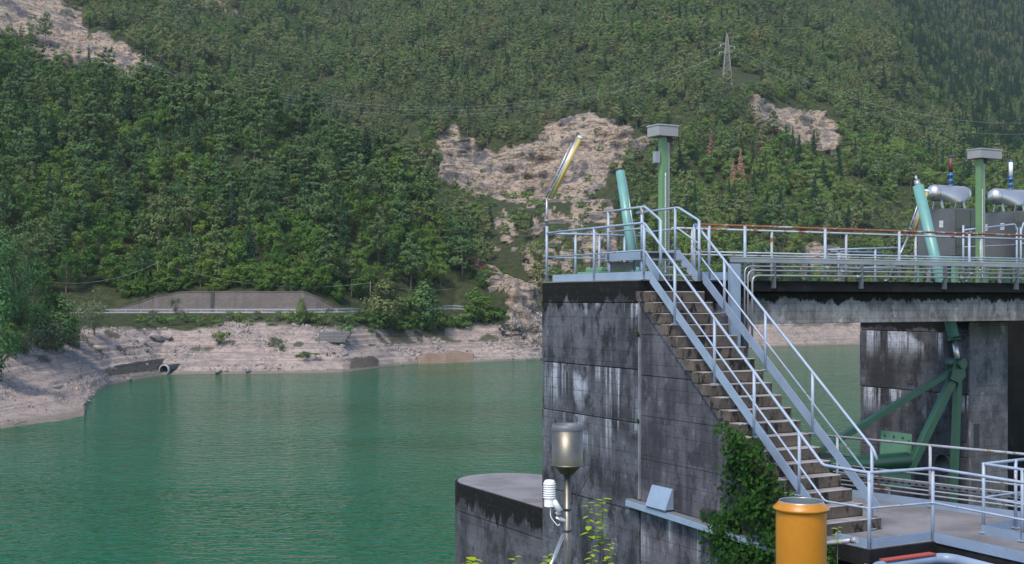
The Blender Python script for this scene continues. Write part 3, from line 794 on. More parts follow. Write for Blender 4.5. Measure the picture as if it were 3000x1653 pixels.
protos = bpy.data.collections.new('tree_models')      # not linked to the scene: only models for the forest's instances
PLIST = []
far_models = bpy.data.collections.new('far_tree_models')
def join_proto(kind, i, far=None):
    cr, tr = KIND[kind][i]
    nv = len(cr.vertices)
    V = np.empty(nv * 3); cr.vertices.foreach_get('co', V)
    V2 = np.empty(len(tr.vertices) * 3); tr.vertices.foreach_get('co', V2)
    me = bpy.data.meshes.new('forest_tree')
    fs = [tuple(p.vertices) for p in cr.polygons] + [tuple(v + nv for v in p.vertices) for p in tr.polygons]
    me.from_pydata(np.concatenate([V, V2]).reshape(-1, 3).tolist(), [], fs)
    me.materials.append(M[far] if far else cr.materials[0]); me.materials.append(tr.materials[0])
    mi = np.zeros(len(fs), int); mi[len(cr.polygons):] = 1
    me.polygons.foreach_set('material_index', mi)
    o = bpy.data.objects.new('model_%02d' % len(PLIST), me)
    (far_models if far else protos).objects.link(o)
    if not far: PLIST.append((kind, i))
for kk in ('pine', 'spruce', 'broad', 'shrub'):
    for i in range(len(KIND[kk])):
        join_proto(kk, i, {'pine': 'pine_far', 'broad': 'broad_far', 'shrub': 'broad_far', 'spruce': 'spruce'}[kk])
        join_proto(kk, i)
PIDX = {k: [i for i, (a, b) in enumerate(PLIST) if a == k] for k in KIND}

def scatter_group(coll):
    ng = bpy.data.node_groups.new('scatter', 'GeometryNodeTree')
    ng.interface.new_socket('Geometry', in_out='INPUT', socket_type='NodeSocketGeometry')
    ng.interface.new_socket('Geometry', in_out='OUTPUT', socket_type='NodeSocketGeometry')
    N = ng.nodes.new
    gi, go, ip, ci = N('NodeGroupInput'), N('NodeGroupOutput'), N('GeometryNodeInstanceOnPoints'), N('GeometryNodeCollectionInfo')
    ci.inputs[0].default_value = coll; ci.inputs[1].default_value = True; ci.inputs[2].default_value = True
    def at(nm, ty):
        a = N('GeometryNodeInputNamedAttribute'); a.data_type = ty; a.inputs[0].default_value = nm; return a.outputs[0]
    e = N('FunctionNodeEulerToRotation')
    lk = ng.links.new
    lk(at('rot', 'FLOAT_VECTOR'), e.inputs[0]); lk(e.outputs[0], ip.inputs['Rotation'])
    lk(at('siz', 'FLOAT_VECTOR'), ip.inputs['Scale']); lk(at('idx', 'INT'), ip.inputs['Instance Index'])
    ip.inputs['Pick Instance'].default_value = True
    lk(gi.outputs[0], ip.inputs['Points']); lk(ci.outputs[0], ip.inputs['Instance']); lk(ip.outputs[0], go.inputs[0])
    return ng
def scatter(name, pts, rot, siz, idx, ng, label, cat):
    me = bpy.data.meshes.new(name)
    me.vertices.add(len(pts)); me.vertices.foreach_set('co', np.asarray(pts, np.float32).ravel())
    a = me.attributes.new('rot', 'FLOAT_VECTOR', 'POINT'); a.data.foreach_set('vector', np.asarray(rot, np.float32).ravel())
    a = me.attributes.new('siz', 'FLOAT_VECTOR', 'POINT'); a.data.foreach_set('vector', np.asarray(siz, np.float32).ravel())
    a = me.attributes.new('idx', 'INT', 'POINT'); a.data.foreach_set('value', np.asarray(idx, np.int32))
    o = bpy.data.objects.new(name, me); COL.objects.link(o)
    md = o.modifiers.new('scatter', 'NODES'); md.node_group = ng
    return tag(o, label, cat, None, 'stuff')

def sample_surface(H, n, rg, keep):
    P = H['P']
    a = P[1:, :-1] - P[:-1, :-1]; b = P[:-1, 1:] - P[:-1, :-1]
    cr = np.cross(a, b); ar = np.linalg.norm(cr, axis=-1)
    plan = np.abs(cr[..., 2])                                    # plan area: trees grow up, not out
    wgt = (0.45 * plan + 0.55 * ar) * keep[:-1, :-1]
    p = wgt.ravel() / wgt.sum()
    ch = rg.choice(len(p), n, p=p)
    i, j = np.unravel_index(ch, wgt.shape)
    s, t = rg.uniform(size=n)[:, None], rg.uniform(size=n)[:, None]
    q = P[i, j] + (P[i + 1, j] - P[i, j]) * s + (P[i, j + 1] - P[i, j]) * t
    return q, i, j, wgt.sum()

def surf(H, px, py):
    """nearest terrain grid point seen at a pixel"""
    d = (H['px'] - px) ** 2 + (H['py'] - py) ** 2
    i = np.unravel_index(np.argmin(d), d.shape)
    return Vector(H['P'][i])

rg = np.random.default_rng(99)
# spread trees over the near hillside
keepS = (HS['rock'] < 0.3) & (HS['veg'] > 0.6) & (HS['row'] > 6.0) & (HS['row'] < 9.5) & (HS['px'] > -330)
qS, iS, jS, arS = sample_surface(HS, 6500, rg, keepS)
wxS = HS['px'][iS, jS]
spS = []
gapS = fbm(qS[:, 0] / 16, qS[:, 1] / 22, None, 44, 2)
mixS = fbm(qS[:, 0] / 40, qS[:, 1] / 40, None, 5, 2)
for k in range(len(qS)):
    low = qS[k][2] < 30
    u = rg.uniform()
    pb = 0.75 if low else 0.34 + 0.35 * (mixS[k] > 0.15)
    spS.append('broad' if u < pb else ('spruce' if u < pb + 0.05 else 'pine'))
# blue-noise style thinning: reject points too close to a kept one
def thin(q, r, cell=3.0):
    grid, out = {}, []
    for k in range(len(q)):
        cx, cy = int(q[k][0] // cell), int(q[k][1] // cell)
        ok = True
        for a in (-1, 0, 1):
            for b in (-1, 0, 1):
                for m in grid.get((cx + a, cy + b), ()):
                    if (q[k][0] - q[m][0]) ** 2 + (q[k][1] - q[m][1]) ** 2 < r * r: ok = False; break
                if not ok: break
            if not ok: break
        if ok: grid.setdefault((cx, cy), []).append(k); out.append(k)
    return out
kS = [k for k in thin(qS, 4.3, 4.5) if gapS[k] > -0.62 or qS[k][2] < 40]
kS.sort(key=lambda k: qS[k][1] - (0 if 0 < wxS[k] < 1500 else -999))
N_IND = 235
indiv, rest = kS[:N_IND], kS[N_IND:]

TREE_ROOT = {'pine': 'pine_tree', 'spruce': 'spruce_tree', 'broad': 'broadleaf_tree', 'poplar': 'shore_tree', 'willow': 'willow_bush', 'dead': 'dead_spruce', 'shrub': 'shrub', 'edge': 'broadleaf_tree'}
def plant(kind, i, loc, scale, rz, label, group=None, sx=None, cat='tree'):
    cr, tr = KIND[kind][i]
    o = empty(TREE_ROOT[kind], loc, label, cat, group)
    o.rotation_euler = (0, 0, rz)
    o.scale = (sx or scale, sx or scale, scale)
    for nm, me in (('crown', cr), ('trunk', tr)):
        c = bpy.data.objects.new(nm, me); COL.objects.link(c); c.parent = o
    return o
def place(px):
    for lim, w in ((60, 'behind the tallest left edge tree'), (170, 'behind the right flank of the left edge trees'), (250, 'behind the bright tree left of the road'), (330, 'just left of the retaining wall'), (420, 'above the left tip of the retaining wall'),
                   (530, 'above the pole on the retaining wall'), (610, 'left of the wall drain channel'), (700, 'right of the wall drain channel'), (800, 'above the middle right part of the wall'), (900, 'above the young tree before the wall'),
                   (1000, 'above the right tip of the retaining wall'), (1090, 'left of the right hand pole'), (1180, 'behind the left pale shore tree'), (1290, 'behind the right pale shore tree'), (9999, 'near the rock at the foot of the ridge')):
        if px < lim: return w
for k in indiv:
    kd = spS[k]; i = int(rg.integers(len(KIND[kd])))
    px = wxS[k]
    where = place(px)
    nm = {'pine': 'tall layered pine', 'spruce': 'narrow dark spruce', 'broad': 'rounded leafy tree'}[kd]
    plant(kd, i, qS[k] - np.array([0, 0, 0.3]), rg.uniform(0.8, 1.35) * (0.9 if kd == 'broad' else 1.05), rg.uniform(0, 6.28), '%s %s, %s' % (nm, where, 'low on the slope' if qS[k][2] < 32 else 'higher up'), '%ss on the hillside' % TREE_ROOT[kd].replace('_', ' '))

for k in range(80):
    x = rg.uniform(325, 1075); r_ = 5.99 + 0.16 * rg.uniform() ** 1.5
    dcell = (HS['px'] - x) ** 2 + ((HS['row'] - r_) * 400) ** 2
    p = HS['P'][np.unravel_index(np.argmin(dcell), dcell.shape)]
    plant('broad', int(rg.integers(4)), p - np.array([0, -0.6, 0.9]), rg.uniform(0.5, 0.9), rg.uniform(0, 6.28), 'low thicket tree on the wall top, ' + place(x), 'low trees along the top of the wall', rg.uniform(0.55, 0.95))

pts, rot, siz, idx = [], [], [], []
def put(p, kd, s, rgx):
    pts.append((p[0], p[1], p[2] - 0.3)); rot.append((rgx.normal() * 0.06, rgx.normal() * 0.06, rgx.uniform(0, 6.28)))
    w = s * rgx.uniform(0.7, 1.3); siz.append((w, w, s)); idx.append(int(rgx.choice(PIDX[kd])))
for k in rest:
    put(qS[k], spS[k], rg.uniform(0.75, 1.45) * (0.9 if spS[k] == 'broad' else 1.05), rg)
forest_s = scatter('hillside_forest', pts, rot, siz, idx, scatter_group(protos), 'dense pine forest covering the hill on the left above the road', 'forest')

# forest on the mountain
pts, rot, siz, idx = [], [], [], []
clear = np.zeros(HM['px'].shape, bool)
for poly in CLEAR: clear |= in_poly(HM['px'], HM['py'], poly)
keepM = (HM['rock'] < 0.4) & (HM['veg'] > 0.6) & (HM['px'] > -150) & (HM['px'] < 3150) & (HM['py'] > -90) & ~clear
qM, iM, jM, arM = sample_surface(HM, 52000, rg, keepM * 1.0)
gapM = fbm(qM[:, 0] / 22, qM[:, 1] / 34, None, 46, 3)
kM = thin(qM, 3.5, 4.0)
pxM, pyM = HM['px'][iM, jM], HM['py'][iM, jM]
mixn = fbm(qM[:, 0] / 90, qM[:, 1] / 90, None, 15, 3)
for k in kM:
    X_, Y_ = pxM[k], pyM[k]
    if gapM[k] < -0.7: put(qM[k], 'shrub', rg.uniform(0.9, 1.9), rg); continue
    if 1440 < X_ < 1830 and 560 < Y_ < 860 and rg.uniform() < 0.85: continue
    if (1270 < X_ < 1800 and 520 < Y_ < 655) or (2190 < X_ < 2480 and 300 < Y_ < 500 and rg.uniform() < 0.6): 
        if rg.uniform() < 0.8: put(qM[k], 'shrub', rg.uniform(0.8, 1.5), rg)
        continue
    low = pyM[k] > 440 and pxM[k] > 1850
    pb = (0.72 if low else 0.3) + 0.3 * mixn[k]
    u = rg.uniform()
    kd = 'broad' if u < pb else ('spruce' if u < pb + (0.12 if low else 0.06) else 'pine')
    if X_ > 2585 + 0.5 * Y_ and Y_ < 470 and rg.uniform() < 0.72: kd = 'spruce'
    put(qM[k], kd, rg.uniform(0.6, 1.25) * (0.95 if low else 0.82) * (1 + 0.22 * mixn[k]), rg)
# bushes between the rocks of the ravine and on the cliffs' ledges
keepB = (HM['rock'] > 0.5) & (HM['px'] > 0) & (HM['px'] < 3000)
qB, iB, jB, arB = sample_surface(HM, 420, rg, keepB * 1.0)
for k in range(len(qB)):
    py = HM['py'][iB[k], jB[k]]; px = HM['px'][iB[k], jB[k]]
    if 1420 < px < 1830 and py > 570: put(qB[k], 'shrub', rg.uniform(0.6, 1.6), rg)
    elif rg.uniform() < 0.3: put(qB[k], 'shrub', rg.uniform(0.6, 1.3), rg)
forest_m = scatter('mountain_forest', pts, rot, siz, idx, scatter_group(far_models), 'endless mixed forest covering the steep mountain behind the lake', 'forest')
print('trees', len(indiv), len(rest), len(pts), 'areas', int(arS), int(arM))

# single trees one can point to
def tree_at(H, kind, i, px, py_base, py_top, label, group=None, Zfix=None, wide=1.0, cat='tree'):
    if Zfix is None:
        p = surf(H, px, py_base); hh = (py_base - py_top) / FPX * p.y
    else:
        p = W(px, py_base, Zfix)
        j = np.argmin((H['P'][..., 0] - p.x) ** 2 + (H['P'][..., 1] - p.y) ** 2)
        p.z = H['P'].reshape(-1, 3)[j][2]
        hh = W(px, py_top, Zfix).z - p.z
    s = hh / KH[kind][i]
    return plant(kind, i, p - Vector((0, 0, 0.3)), s, random.uniform(0, 6.28), label, group, s * wide, cat)
tree_at(HM, 'dead', 0, 2172, 548, 432, 'brightest red-brown dead spruce in the green forest above the deck')
tree_at(HM, 'dead', 1, 2146, 552, 460, 'thin dead spruce close on the left of the brightest dead one')
tree_at(HM, 'dead', 1, 2086, 478, 382, 'dull pinkish dead spruce left of the brightest dead one', wide=1.15)
tree_at(HM, 'dead', 1, 2232, 450, 365, 'faded brown dead spruce just left of the right hand cliff')
tree_at(HM, 'spruce', 0, 2385, 470, 385, 'dark pointed spruce standing before the right hand cliff')
tree_at(HM, 'broad', 2, 2300, 490, 375, 'big round dark green tree below the right hand cliff', wide=1.15)
tree_at(HM, 'spruce', 1, 2265, 475, 400, 'slender dark spruce between the dead trees and the cliff')
tree_at(HS, 'spruce', 0, 835, 565, 468, 'dark blue-green pointed spruce high on the left hill')
# shore trees below and beside the road
tree_at(HS, 'poplar', 0, 1130, 958, 808, 'tall pale green shore tree, left one of the pair right of the wall', wide=1.45)
tree_at(HS, 'broad', 2, 1205, 962, 850, 'dark green shore tree between the two pale ones', wide=1.1)
tree_at(HS, 'poplar', 1, 1240, 962, 815, 'tall pale green shore tree, right one of the pair right of the wall', wide=1.35)
tree_at(HS, 'broad', 3, 1395, 950, 830, 'leafy tree on the bank at the far end of the guard rail', wide=1.3)
tree_at(HS, 'broad', 0, 1425, 952, 858, 'lower bushy tree right of the guard rail end', wide=1.2)
tree_at(HS, 'broad', 1, 1480, 920, 832, 'dark round tree beside the pale rock by the concrete pier', wide=1.1)
tree_at(HS, 'poplar', 1, 882, 950, 864, 'slim young tree before the right part of the retaining wall', wide=0.75)
tree_at(HS, 'broad', 1, 1265, 975, 925, 'dense bush at the foot of the shore trees', wide=1.2)
tree_at(HS, 'shrub', 0, 1340, 960, 925, 'round bush on the green bank below the guard rail end', cat='shrub')
tree_at(HS, 'willow', 1, 278, 985, 838, 'thin grey-leaved tree standing before the left end of the road', wide=1.1)
tree_at(HS, 'willow', 1, 515, 920, 850, 'sparse sapling before the left part of the retaining wall', wide=0.9)
big = [(-30, 1010, 612, 'edge', 0, 225, 0.75), (45, 1000, 650, 'edge', 0, 235, 0.55), (100, 990, 745, 'edge', 1, 245, 0.55), (165, 985, 845, 'poplar', 1, 250, 1.2), (-15, 1045, 800, 'edge', 1, 200, 0.75),
       (210, 985, 870, 'willow', 0, 262, 0.8)]
bl = ['tallest dark tree at the left edge of the picture', 'tall dark tree just right of the left edge', 'rounded tree on the right flank of the left edge trees', 'bright yellow-green tree left of the road', 'low dark tree at the left edge near the water', 'grey-green bush between the bright tree and the road']
for (px, yb, yt, kd, i, Zf, wd), lb_ in zip(big, bl):
    o = tree_at(HS, kd, i, px, yb, yt, lb_, None, Zf, wd)
for k, (px, yb, hpx, Zf, kd, i) in enumerate([(140, 1060, 105, 244, 'willow', 0), (70, 1075, 90, 232, 'willow', 0), (20, 1090, 100, 222, 'broad', 1), (195, 1030, 60, 262, 'shrub', 0), (110, 1055, 80, 246, 'broad', 1)]):
    p = W(px, yb, Zf); j = np.argmin((HS['P'][..., 0] - p.x) ** 2 + (HS['P'][..., 1] - p.y) ** 2); p.z = HS['P'].reshape(-1, 3)[j][2]
    s = hpx / FPX * Zf / KH[kd][i]
    plant(kd, i, p, s, k * 1.3, ['greyish willow bush on the bank left of the cove', 'greyish willow bush between two green bushes at the left', 'green bush lowest at the left edge', 'small green bush above the gravel slope by the cove', 'green bush behind the greyish willow'][k], None, s * 1.15, 'shrub')
# shrubs along the foot of the road
shr = [(i, float(x)) for i, x in enumerate(np.linspace(405, 1020, 26))]
for i, x in shr:
    yb = 946 + 9 * math.sin(i * 2.1) - (x > 950) * 6
    p = surf(HS, x, yb)
    plant('shrub', i % 3, p - Vector((0, 0, 0.2)), random.uniform(0.9, 1.7), i * 0.9, 'leafy shrub on the bank below the road, ' + ['under the left tip of the wall', 'under the wall left of its drain channel', 'under the wall right of its drain channel', 'under the young tree by the wall'][min(3, int((x - 400) / 155))], 'shrubs along the bank below the road', None, 'shrub')
for k, (px, py, s, i, lb_) in enumerate([(798, 1015, 1.3, 2, 'small grey shrub on the bare bank, left of a pair'), (826, 1026, 1.5, 2, 'small grey shrub on the bare bank, right of a pair'), (1480, 960, 1.2, 2, 'grey shrub on the rubble by the pale rock'),
                                    (650, 1003, 1.6, 1, 'bright green plant clump on the grey bank below the wall'), (1015, 985, 1.6, 1, 'light green clump beside the gabion steps'), (893, 1044, 1.2, 0, 'low flat green patch of plants on the bare bank'), (1090, 975, 1.2, 0, 'green bush by the leaning stick on the bank')]):
    p = surf(HS, px, py)
    o = plant('shrub', i, p - Vector((0, 0, 0.15)), s, k, lb_, None, s * (2.2 if k == 5 else 1.1), 'shrub')
    if k == 5: o.scale.z = 0.5

for k, (px, py, s_) in enumerate([(1060, 948, 1.7), (1082, 955, 1.4), (1108, 962, 1.9), (1160, 968, 1.6), (1185, 972, 2.0), (1222, 974, 1.6), (1290, 968, 2.2), (1315, 955, 1.8), (1362, 960, 1.7), (1378, 948, 2.0), (1440, 950, 2.1), (1455, 935, 1.9), (1475, 940, 1.5)]):
    p = surf(HS, px, py)
    plant('shrub', k % 2, p - Vector((0, 0, 0.2)), s_, k * 1.7, 'leafy bush at the foot of the shore trees, ' + ('left of the pale pair' if px < 1120 else 'between and under the pale pair' if px < 1260 else 'right of the pale pair' if px < 1420 else 'beside the pale rock'), 'bushes at the foot of the shore trees', s_ * 1.25, 'shrub')

# ------------------------------------------------------------------ road, wall, rails, poles, lines on the far shore
def S_row(px, r):
    keys = sorted(s_cols)
    return Vector(((px - 1500) / FPX * np.interp(px, keys, [s_cols[k][r][0] for k in keys]), np.interp(px, keys, [s_cols[k][r][0] for k in keys]), np.interp(px, keys, [s_cols[k][r][1] for k in keys])))
mb = MB(); ks = list(range(-300, 1440, 20))
vs = []
for x in ks: vs += [S_row(x, 4) + Vector((0, 0.6, 0.15)), S_row(x, 5) + Vector((0, -0.6, 0.15))]
mb.add(vs, [(2 * i, 2 * i + 2, 2 * i + 3, 2 * i + 1) for i in range(len(ks) - 1)])
rd = mb.build('road', M['asphalt']); rd['kind'] = 'structure'
mb = MB()
for i in range(len(ks) - 1):
    a, b = S_row(ks[i], 4), S_row(ks[i + 1], 4)
    mb.bar(a + Vector((0, 0.1, -0.15)), b + Vector((0, 0.1, -0.15)), 0.7, 0.9)
kb = mb.build('road_kerb', M['kerb']); kb['kind'] = 'structure'

def guard(px0, px1, label, name='guard_rail'):
    a = S_row(px0, 4)
    o = empty(name, a, label, 'guard rail')
    n = max(2, int((S_row(px1, 4) - a).length / 4.0))
    P = [S_row(px0 + (px1 - px0) * i / n, 4) + Vector((0, 0.1, 0.3)) for i in range(n + 1)]
    for p in P: MB().bar(p, p + ZZ * 0.85, 0.14, 0.14, Vector((0, 1, 0))).build('post', M['guard'], o)
    for k, zz in ((0, 0.72), (1, 0.5)):
        m = MB()
        for i in range(n): m.bar(P[i] + Vector((0, -0.1, zz)), P[i + 1] + Vector((0, -0.1, zz)), 0.06, 0.16)
        m.build('rail_beam', M['guard'], o)
guard(235, 1075, 'long grey steel guard rail along the road before the retaining wall')
guard(1260, 1365, 'short piece of guard rail seen between the shore trees')

# retaining wall
prof = [(322, 4), (345, 12), (380, 24), (410, 34), (450, 48), (530, 62), (700, 63), (890, 62), (925, 48), (955, 30), (985, 14), (1005, 4)]
wall_o = empty('retaining_wall', S_row(660, 5), 'dark grey stone retaining wall behind the road with arched ends', 'wall')
mb = MB(); bot, top, botb, topb = [], [], [], []
for (x, hp) in prof:
    b = S_row(x, 5) + Vector((0, -0.1, -0.3)); hh = hp / FPX * b.y
    t_ = b + Vector((0, 0.7, hh))
    bot.append(b); top.append(t_); botb.append(b + Vector((0, 1.8, 0))); topb.append(t_ + Vector((0, 1.2, 0)))
k = len(prof)
fs = []
for i in range(k - 1):
    fs += [(i, i + 1, k + i + 1, k + i), (k + i, k + i + 1, 3 * k + i + 1, 3 * k + i), (2 * k + i + 1, 2 * k + i, 3 * k + i, 3 * k + i + 1)]
mb.add(bot + top + botb + topb, fs).build('wall_face', M['wall_stone'], wall_o)
mb = MB()
for i in range(k - 1): mb.bar(top[i] + Vector((0, 0.3, 0.08)), top[i + 1] + Vector((0, 0.3, 0.08)), 0.9, 0.22)
mb.build('coping', M['wall_stone'], wall_o)
b = S_row(622, 5) + Vector((0, -0.28, 0))
mb = MB(); mb.hexa([b + Vector(p) for p in ((-0.45, 0, -.3), (.45, 0, -.3), (.45, .8, -.3), (-.45, .8, -.3), (-.45, .7, 6.0), (.45, .7, 6.0), (.45, 1.4, 6.0), (-.45, 1.4, 6.0))])
mb.build('drain_channel', M['black'], wall_o)

# utility poles and wires
def pole(px, py0, py1, Z, label):
    p = W(px, py0, Z); q = W(px, py1, Z)
    o = empty('utility_pole', p, label, 'utility pole', 'wooden poles along the road')
    MB().tube([p - ZZ * 1.5, q], 0.14, 8, True, True, 0.1).build('shaft', M['wood'], o)
    MB().bar(q - ZZ * 0.5 + Vector((-0.5, 0, 0)), q - ZZ * 0.5 + Vector((0.5, 0, 0)), 0.1, 0.1).build('cross_arm', M['wood'], o)
    return q - ZZ * 0.4
def wire(a, b, sag, r, label, name='overhead_wire', group=None, n=24):
    P = [a.lerp(b, i / n) - ZZ * (sag * 4 * (i / n) * (1 - i / n)) for i in range(n + 1)]
    return single(MB().tube(P, r, 4, False), name, M['wire'], label, 'wire', group)
t1 = pole(462, 852, 765, 347, 'wooden utility pole standing above the left part of the retaining wall')
t2 = pole(1085, 888, 824, 352, 'wooden utility pole right of the retaining wall beside the shore trees')
wire(W(70, 812, 318), t1, 3.4, 0.022, 'thin wire from the left edge trees to the pole above the wall')
wire(t1, t2, 3.6, 0.02, 'thin wire sagging between the two wooden poles along the road')
wire(t2, W(1330, 846, 375), 1.2, 0.02, 'thin wire running right from the pole beside the shore trees')

# lattice pylon
def pylon(px, py0, py1, Z):
    b = W(px, py0, Z); H_ = (py0 - py1) / FPX * Z
    o = empty('lattice_pylon', b, 'pale lattice steel power pylon on the clearing of the mountain', 'pylon')
    hw = lambda t: 2.6 * (1 - t) + 0.35 * t if t < 0.75 else 0.95 - (t - 0.75) * 2.6
    def cn(t, i):
        w = max(0.18, hw(t)); s = ((-1, -1), (1, -1), (1, 1), (-1, 1))[i]
        return b + Vector((s[0] * w, s[1] * w, t * H_))
    for i in range(4): MB().bar(cn(-0.03, i), cn(0.75, i), 0.2, 0.2).bar(cn(0.75, i), cn(1.0, i), 0.16, 0.16).build('leg', M['pylon'], o)
    lv = [0.0, 0.12, 0.23, 0.33, 0.42, 0.50, 0.58, 0.65, 0.71, 0.77, 0.83, 0.89, 0.95]
    for i in range(4):
        m = MB(); j = (i + 1) % 4
        for a, c in zip(lv[:-1], lv[1:]):
            m.bar(cn(a, i), cn(c, j), 0.09, 0.09).bar(cn(a, j), cn(c, i), 0.09, 0.09).bar(cn(c, i), cn(c, j), 0.08, 0.08)
        m.build('lattice', M['pylon'], o)
    tips = []
    for zt, s, ln in ((0.79, -1, 3.6), (0.75, 1, 4.2), (0.64, -1, 4.2)):
        c = b + ZZ * (zt * H_); tip = c + Vector((s * ln, 0, 0.1))
        MB().bar(c + ZZ * 1.0, tip, 0.2, 0.2).bar(c - ZZ * 0.2, tip, 0.2, 0.2).build('cross_arm', M['pylon'], o)
        MB().lathe(tip - ZZ * 1.3, [(0.05, 0), (0.16, 0.1), (0.16, 1.0), (0.05, 1.3)], 6).build('insulator', M['white'], o)
        tips.append(tip - ZZ * 1.3)
    MB().bar(b + Vector((-0.9, -2.4, 3.6)), b + Vector((0.9, -2.4, 3.6)), 0.1, 0.9).build('warning_sign', M['yellow'], o)
    return tips
Zp = surf(HM, 2130, 250).y
tips = pylon(2130, 252, 98, Zp)
kR = Zp / FPX
for (tp, endx, endy, eZ, sag, lb_) in ((tips[0], -200, -25, 420, 37, 'topmost power line from the pylon to the left cliff'), (tips[1], -200, -10, 420, 37, 'middle power line from the pylon to the left cliff'), (tips[2], -200, 15, 420, 36, 'lowest power line from the pylon to the left cliff')):
    wire(tp, W(endx, endy, eZ), sag, 0.03, lb_, 'power_line', None, 48)
wire(tips[1], W(3150, 350, Zp * 1.05), 16, 0.045, 'upper power line running right from the pylon', 'power_line', None, 40)
wire(tips[0], W(3150, 380, Zp * 1.04), 19, 0.04, 'lower power line running right from the pylon', 'power_line', None, 40)

# drain pipe, old walls, gabions on the bank
p = surf(HS, 493, 1086); c = Vector((p.x, p.y - 0.6, 1.15))
o = empty('drain_pipe', c - ZZ * 1.15, 'dark round drain pipe opening at the water line', 'pipe')
ax = Vector((-0.25, -1, 0)).normalized()
MB().lathe(c - ax * 5, [(1.2, 0), (1.2, 6.6), (1.05, 6.6), (1.05, 0.4), (0.0, 0.4)], 24, ax).build('barrel', M['black'], o)
MB().lathe(c - ax * 5, [(1.22, 6.0), (1.32, 6.0), (1.32, 6.63), (1.06, 6.63)], 24, ax).build('collar', M['kerb'], o)
def low_wall(px0, py0, px1, py1, hp, label, mat, name='stone_wall'):
    a, b = surf(HS, px0, py0), surf(HS, px1, py1)
    d = (b - a); d.z = 0; L_ = d.length
    m = MB(); hh = hp / FPX * a.y
    n = max(2, int(L_ / 2.5))
    vb, vt, vk = [], [], []
    for i in range(n + 1):
        q = a.lerp(b, i / n); w = 1 - 0.25 * abs(2 * i / n - 1) ** 3
        w *= 1 + 0.12 * math.sin(i * 1.7)
        vb.append(q + Vector((0, -0.9, -0.8))); vt.append(q + Vector((0, 0.9 + 0.5 * w, hh * w))); vk.append(q + Vector((0, 4.0, hh * w - 0.2)))
    k = n + 1
    fs = []
    for i in range(n): fs += [(i, i + 1, k + i + 1, k + i), (k + i, k + i + 1, 2 * k + i + 1, 2 * k + i)]
    fs += [(0, k, 2 * k), (k - 1, 3 * k - 1, 2 * k - 1)]
    m.add(vb + vt + vk, fs)
    return single(m, name, mat, label, 'wall')
low_wall(1026, 1078, 1102, 1072, 30, 'short rusty brown stone wall at the waterline', M['rust_stone'])
low_wall(1224, 1062, 1384, 1054, 26, 'long rusty brown stone wall at the waterline', M['rust_stone'])
low_wall(305, 1090, 480, 1072, 9, 'low brown stone course left of the drain pipe', M['rust_stone'])
low_wall(330, 1082, 480, 1060, 8, 'worn upper stone course above the brown one left of the drain pipe', M['wall_stone'])
g = surf(HS, 955, 1000)
for k in range(3):
    p = g + Vector((0.8 * k, 1.4 * k, 0.85 * k - 0.4)); hl = 5.2 - 0.4 * k
    single(MB().hexa([p + Vector(q) for q in ((-hl, 0, 0), (hl, 0, 0), (hl, 1.8, 0), (-hl, 1.8, 0), (-hl, 0.05, 1.0), (hl, 0.05, 1.0), (hl, 1.8, 1.0), (-hl, 1.8, 1.0))]), 'gabion_basket', M['gabion'],
           ['lowest dark gabion tier on the bank below the road', 'middle dark gabion tier on the bank below the road', 'topmost dark gabion tier on the bank below the road'][k], 'gabion', 'gabion tiers on the bank', 0.12)
low_wall(1295, 948, 1372, 946, 14, 'small grey stone wall among the bushes near the guard rail end', M['wall_stone'])

# boulders and rubble on the bank
def rock_mesh(seed):
    import bmesh
    bm = bmesh.new(); bmesh.ops.create_icosphere(bm, subdivisions=2, radius=1.0)
    rr = np.random.default_rng(seed)
    pl = rr.normal(size=(9, 3)); pl /= np.linalg.norm(pl, axis=1)[:, None]; dd = rr.uniform(0.45, 0.85, 9)
    for v in bm.verts:
        q = np.array(v.co)
        for n_, d_ in zip(pl, dd):
            e = q @ n_ - d_
            if e > 0: q = q - n_ * e
        v.co = q * np.array([1.2, 0.9, 0.75])
    me = bpy.data.meshes.new('boulder'); bm.to_mesh(me); bm.free(); me.materials.append(M['boulder']); return me
RM = [rock_mesh(i) for i in range(5)]
rocks = bpy.data.collections.new('rock_models')
for i, m in enumerate(RM): rocks.objects.link(bpy.data.objects.new('rock_%d' % i, m))
keepG = (HS['veg'] < 0.5) & (HS['row'] > 1.0) & (HS['row'] < 4.0) & (HS['px'] > -60) & (HS['px'] < 1620)
qG, iG, jG, _ = sample_surface(HS, 9000, rg, keepG * 1.0)
cl = fbm(qG[:, 0] / 9, qG[:, 1] / 9, None, 77, 3)
sz = np.clip(rg.lognormal(-1.85, 0.5, len(qG)) * (1 + 0.9 * (cl > 0.35)), 0.06, 0.8)
gpx = 1500 + FPX * qG[:, 0] / qG[:, 1]
sz = np.where(gpx < 320, sz * 0.6, sz)
selG = ((cl + rg.uniform(-0.4, 0.5, len(qG))) > -0.1) & ((gpx > 320) | (rg.uniform(size=len(qG)) < 0.45))
qG, sz = qG[selG], sz[selG]
scatter('bank_rubble', qG, rg.uniform(0, 6.28, (len(qG), 3)), np.stack([sz * rg.uniform(0.8, 1.5, len(sz)), sz, sz * 0.8], -1), rg.integers(0, 5, len(qG)), scatter_group(rocks), 'loose pale stones strewn over the bare lake bank', 'stones')
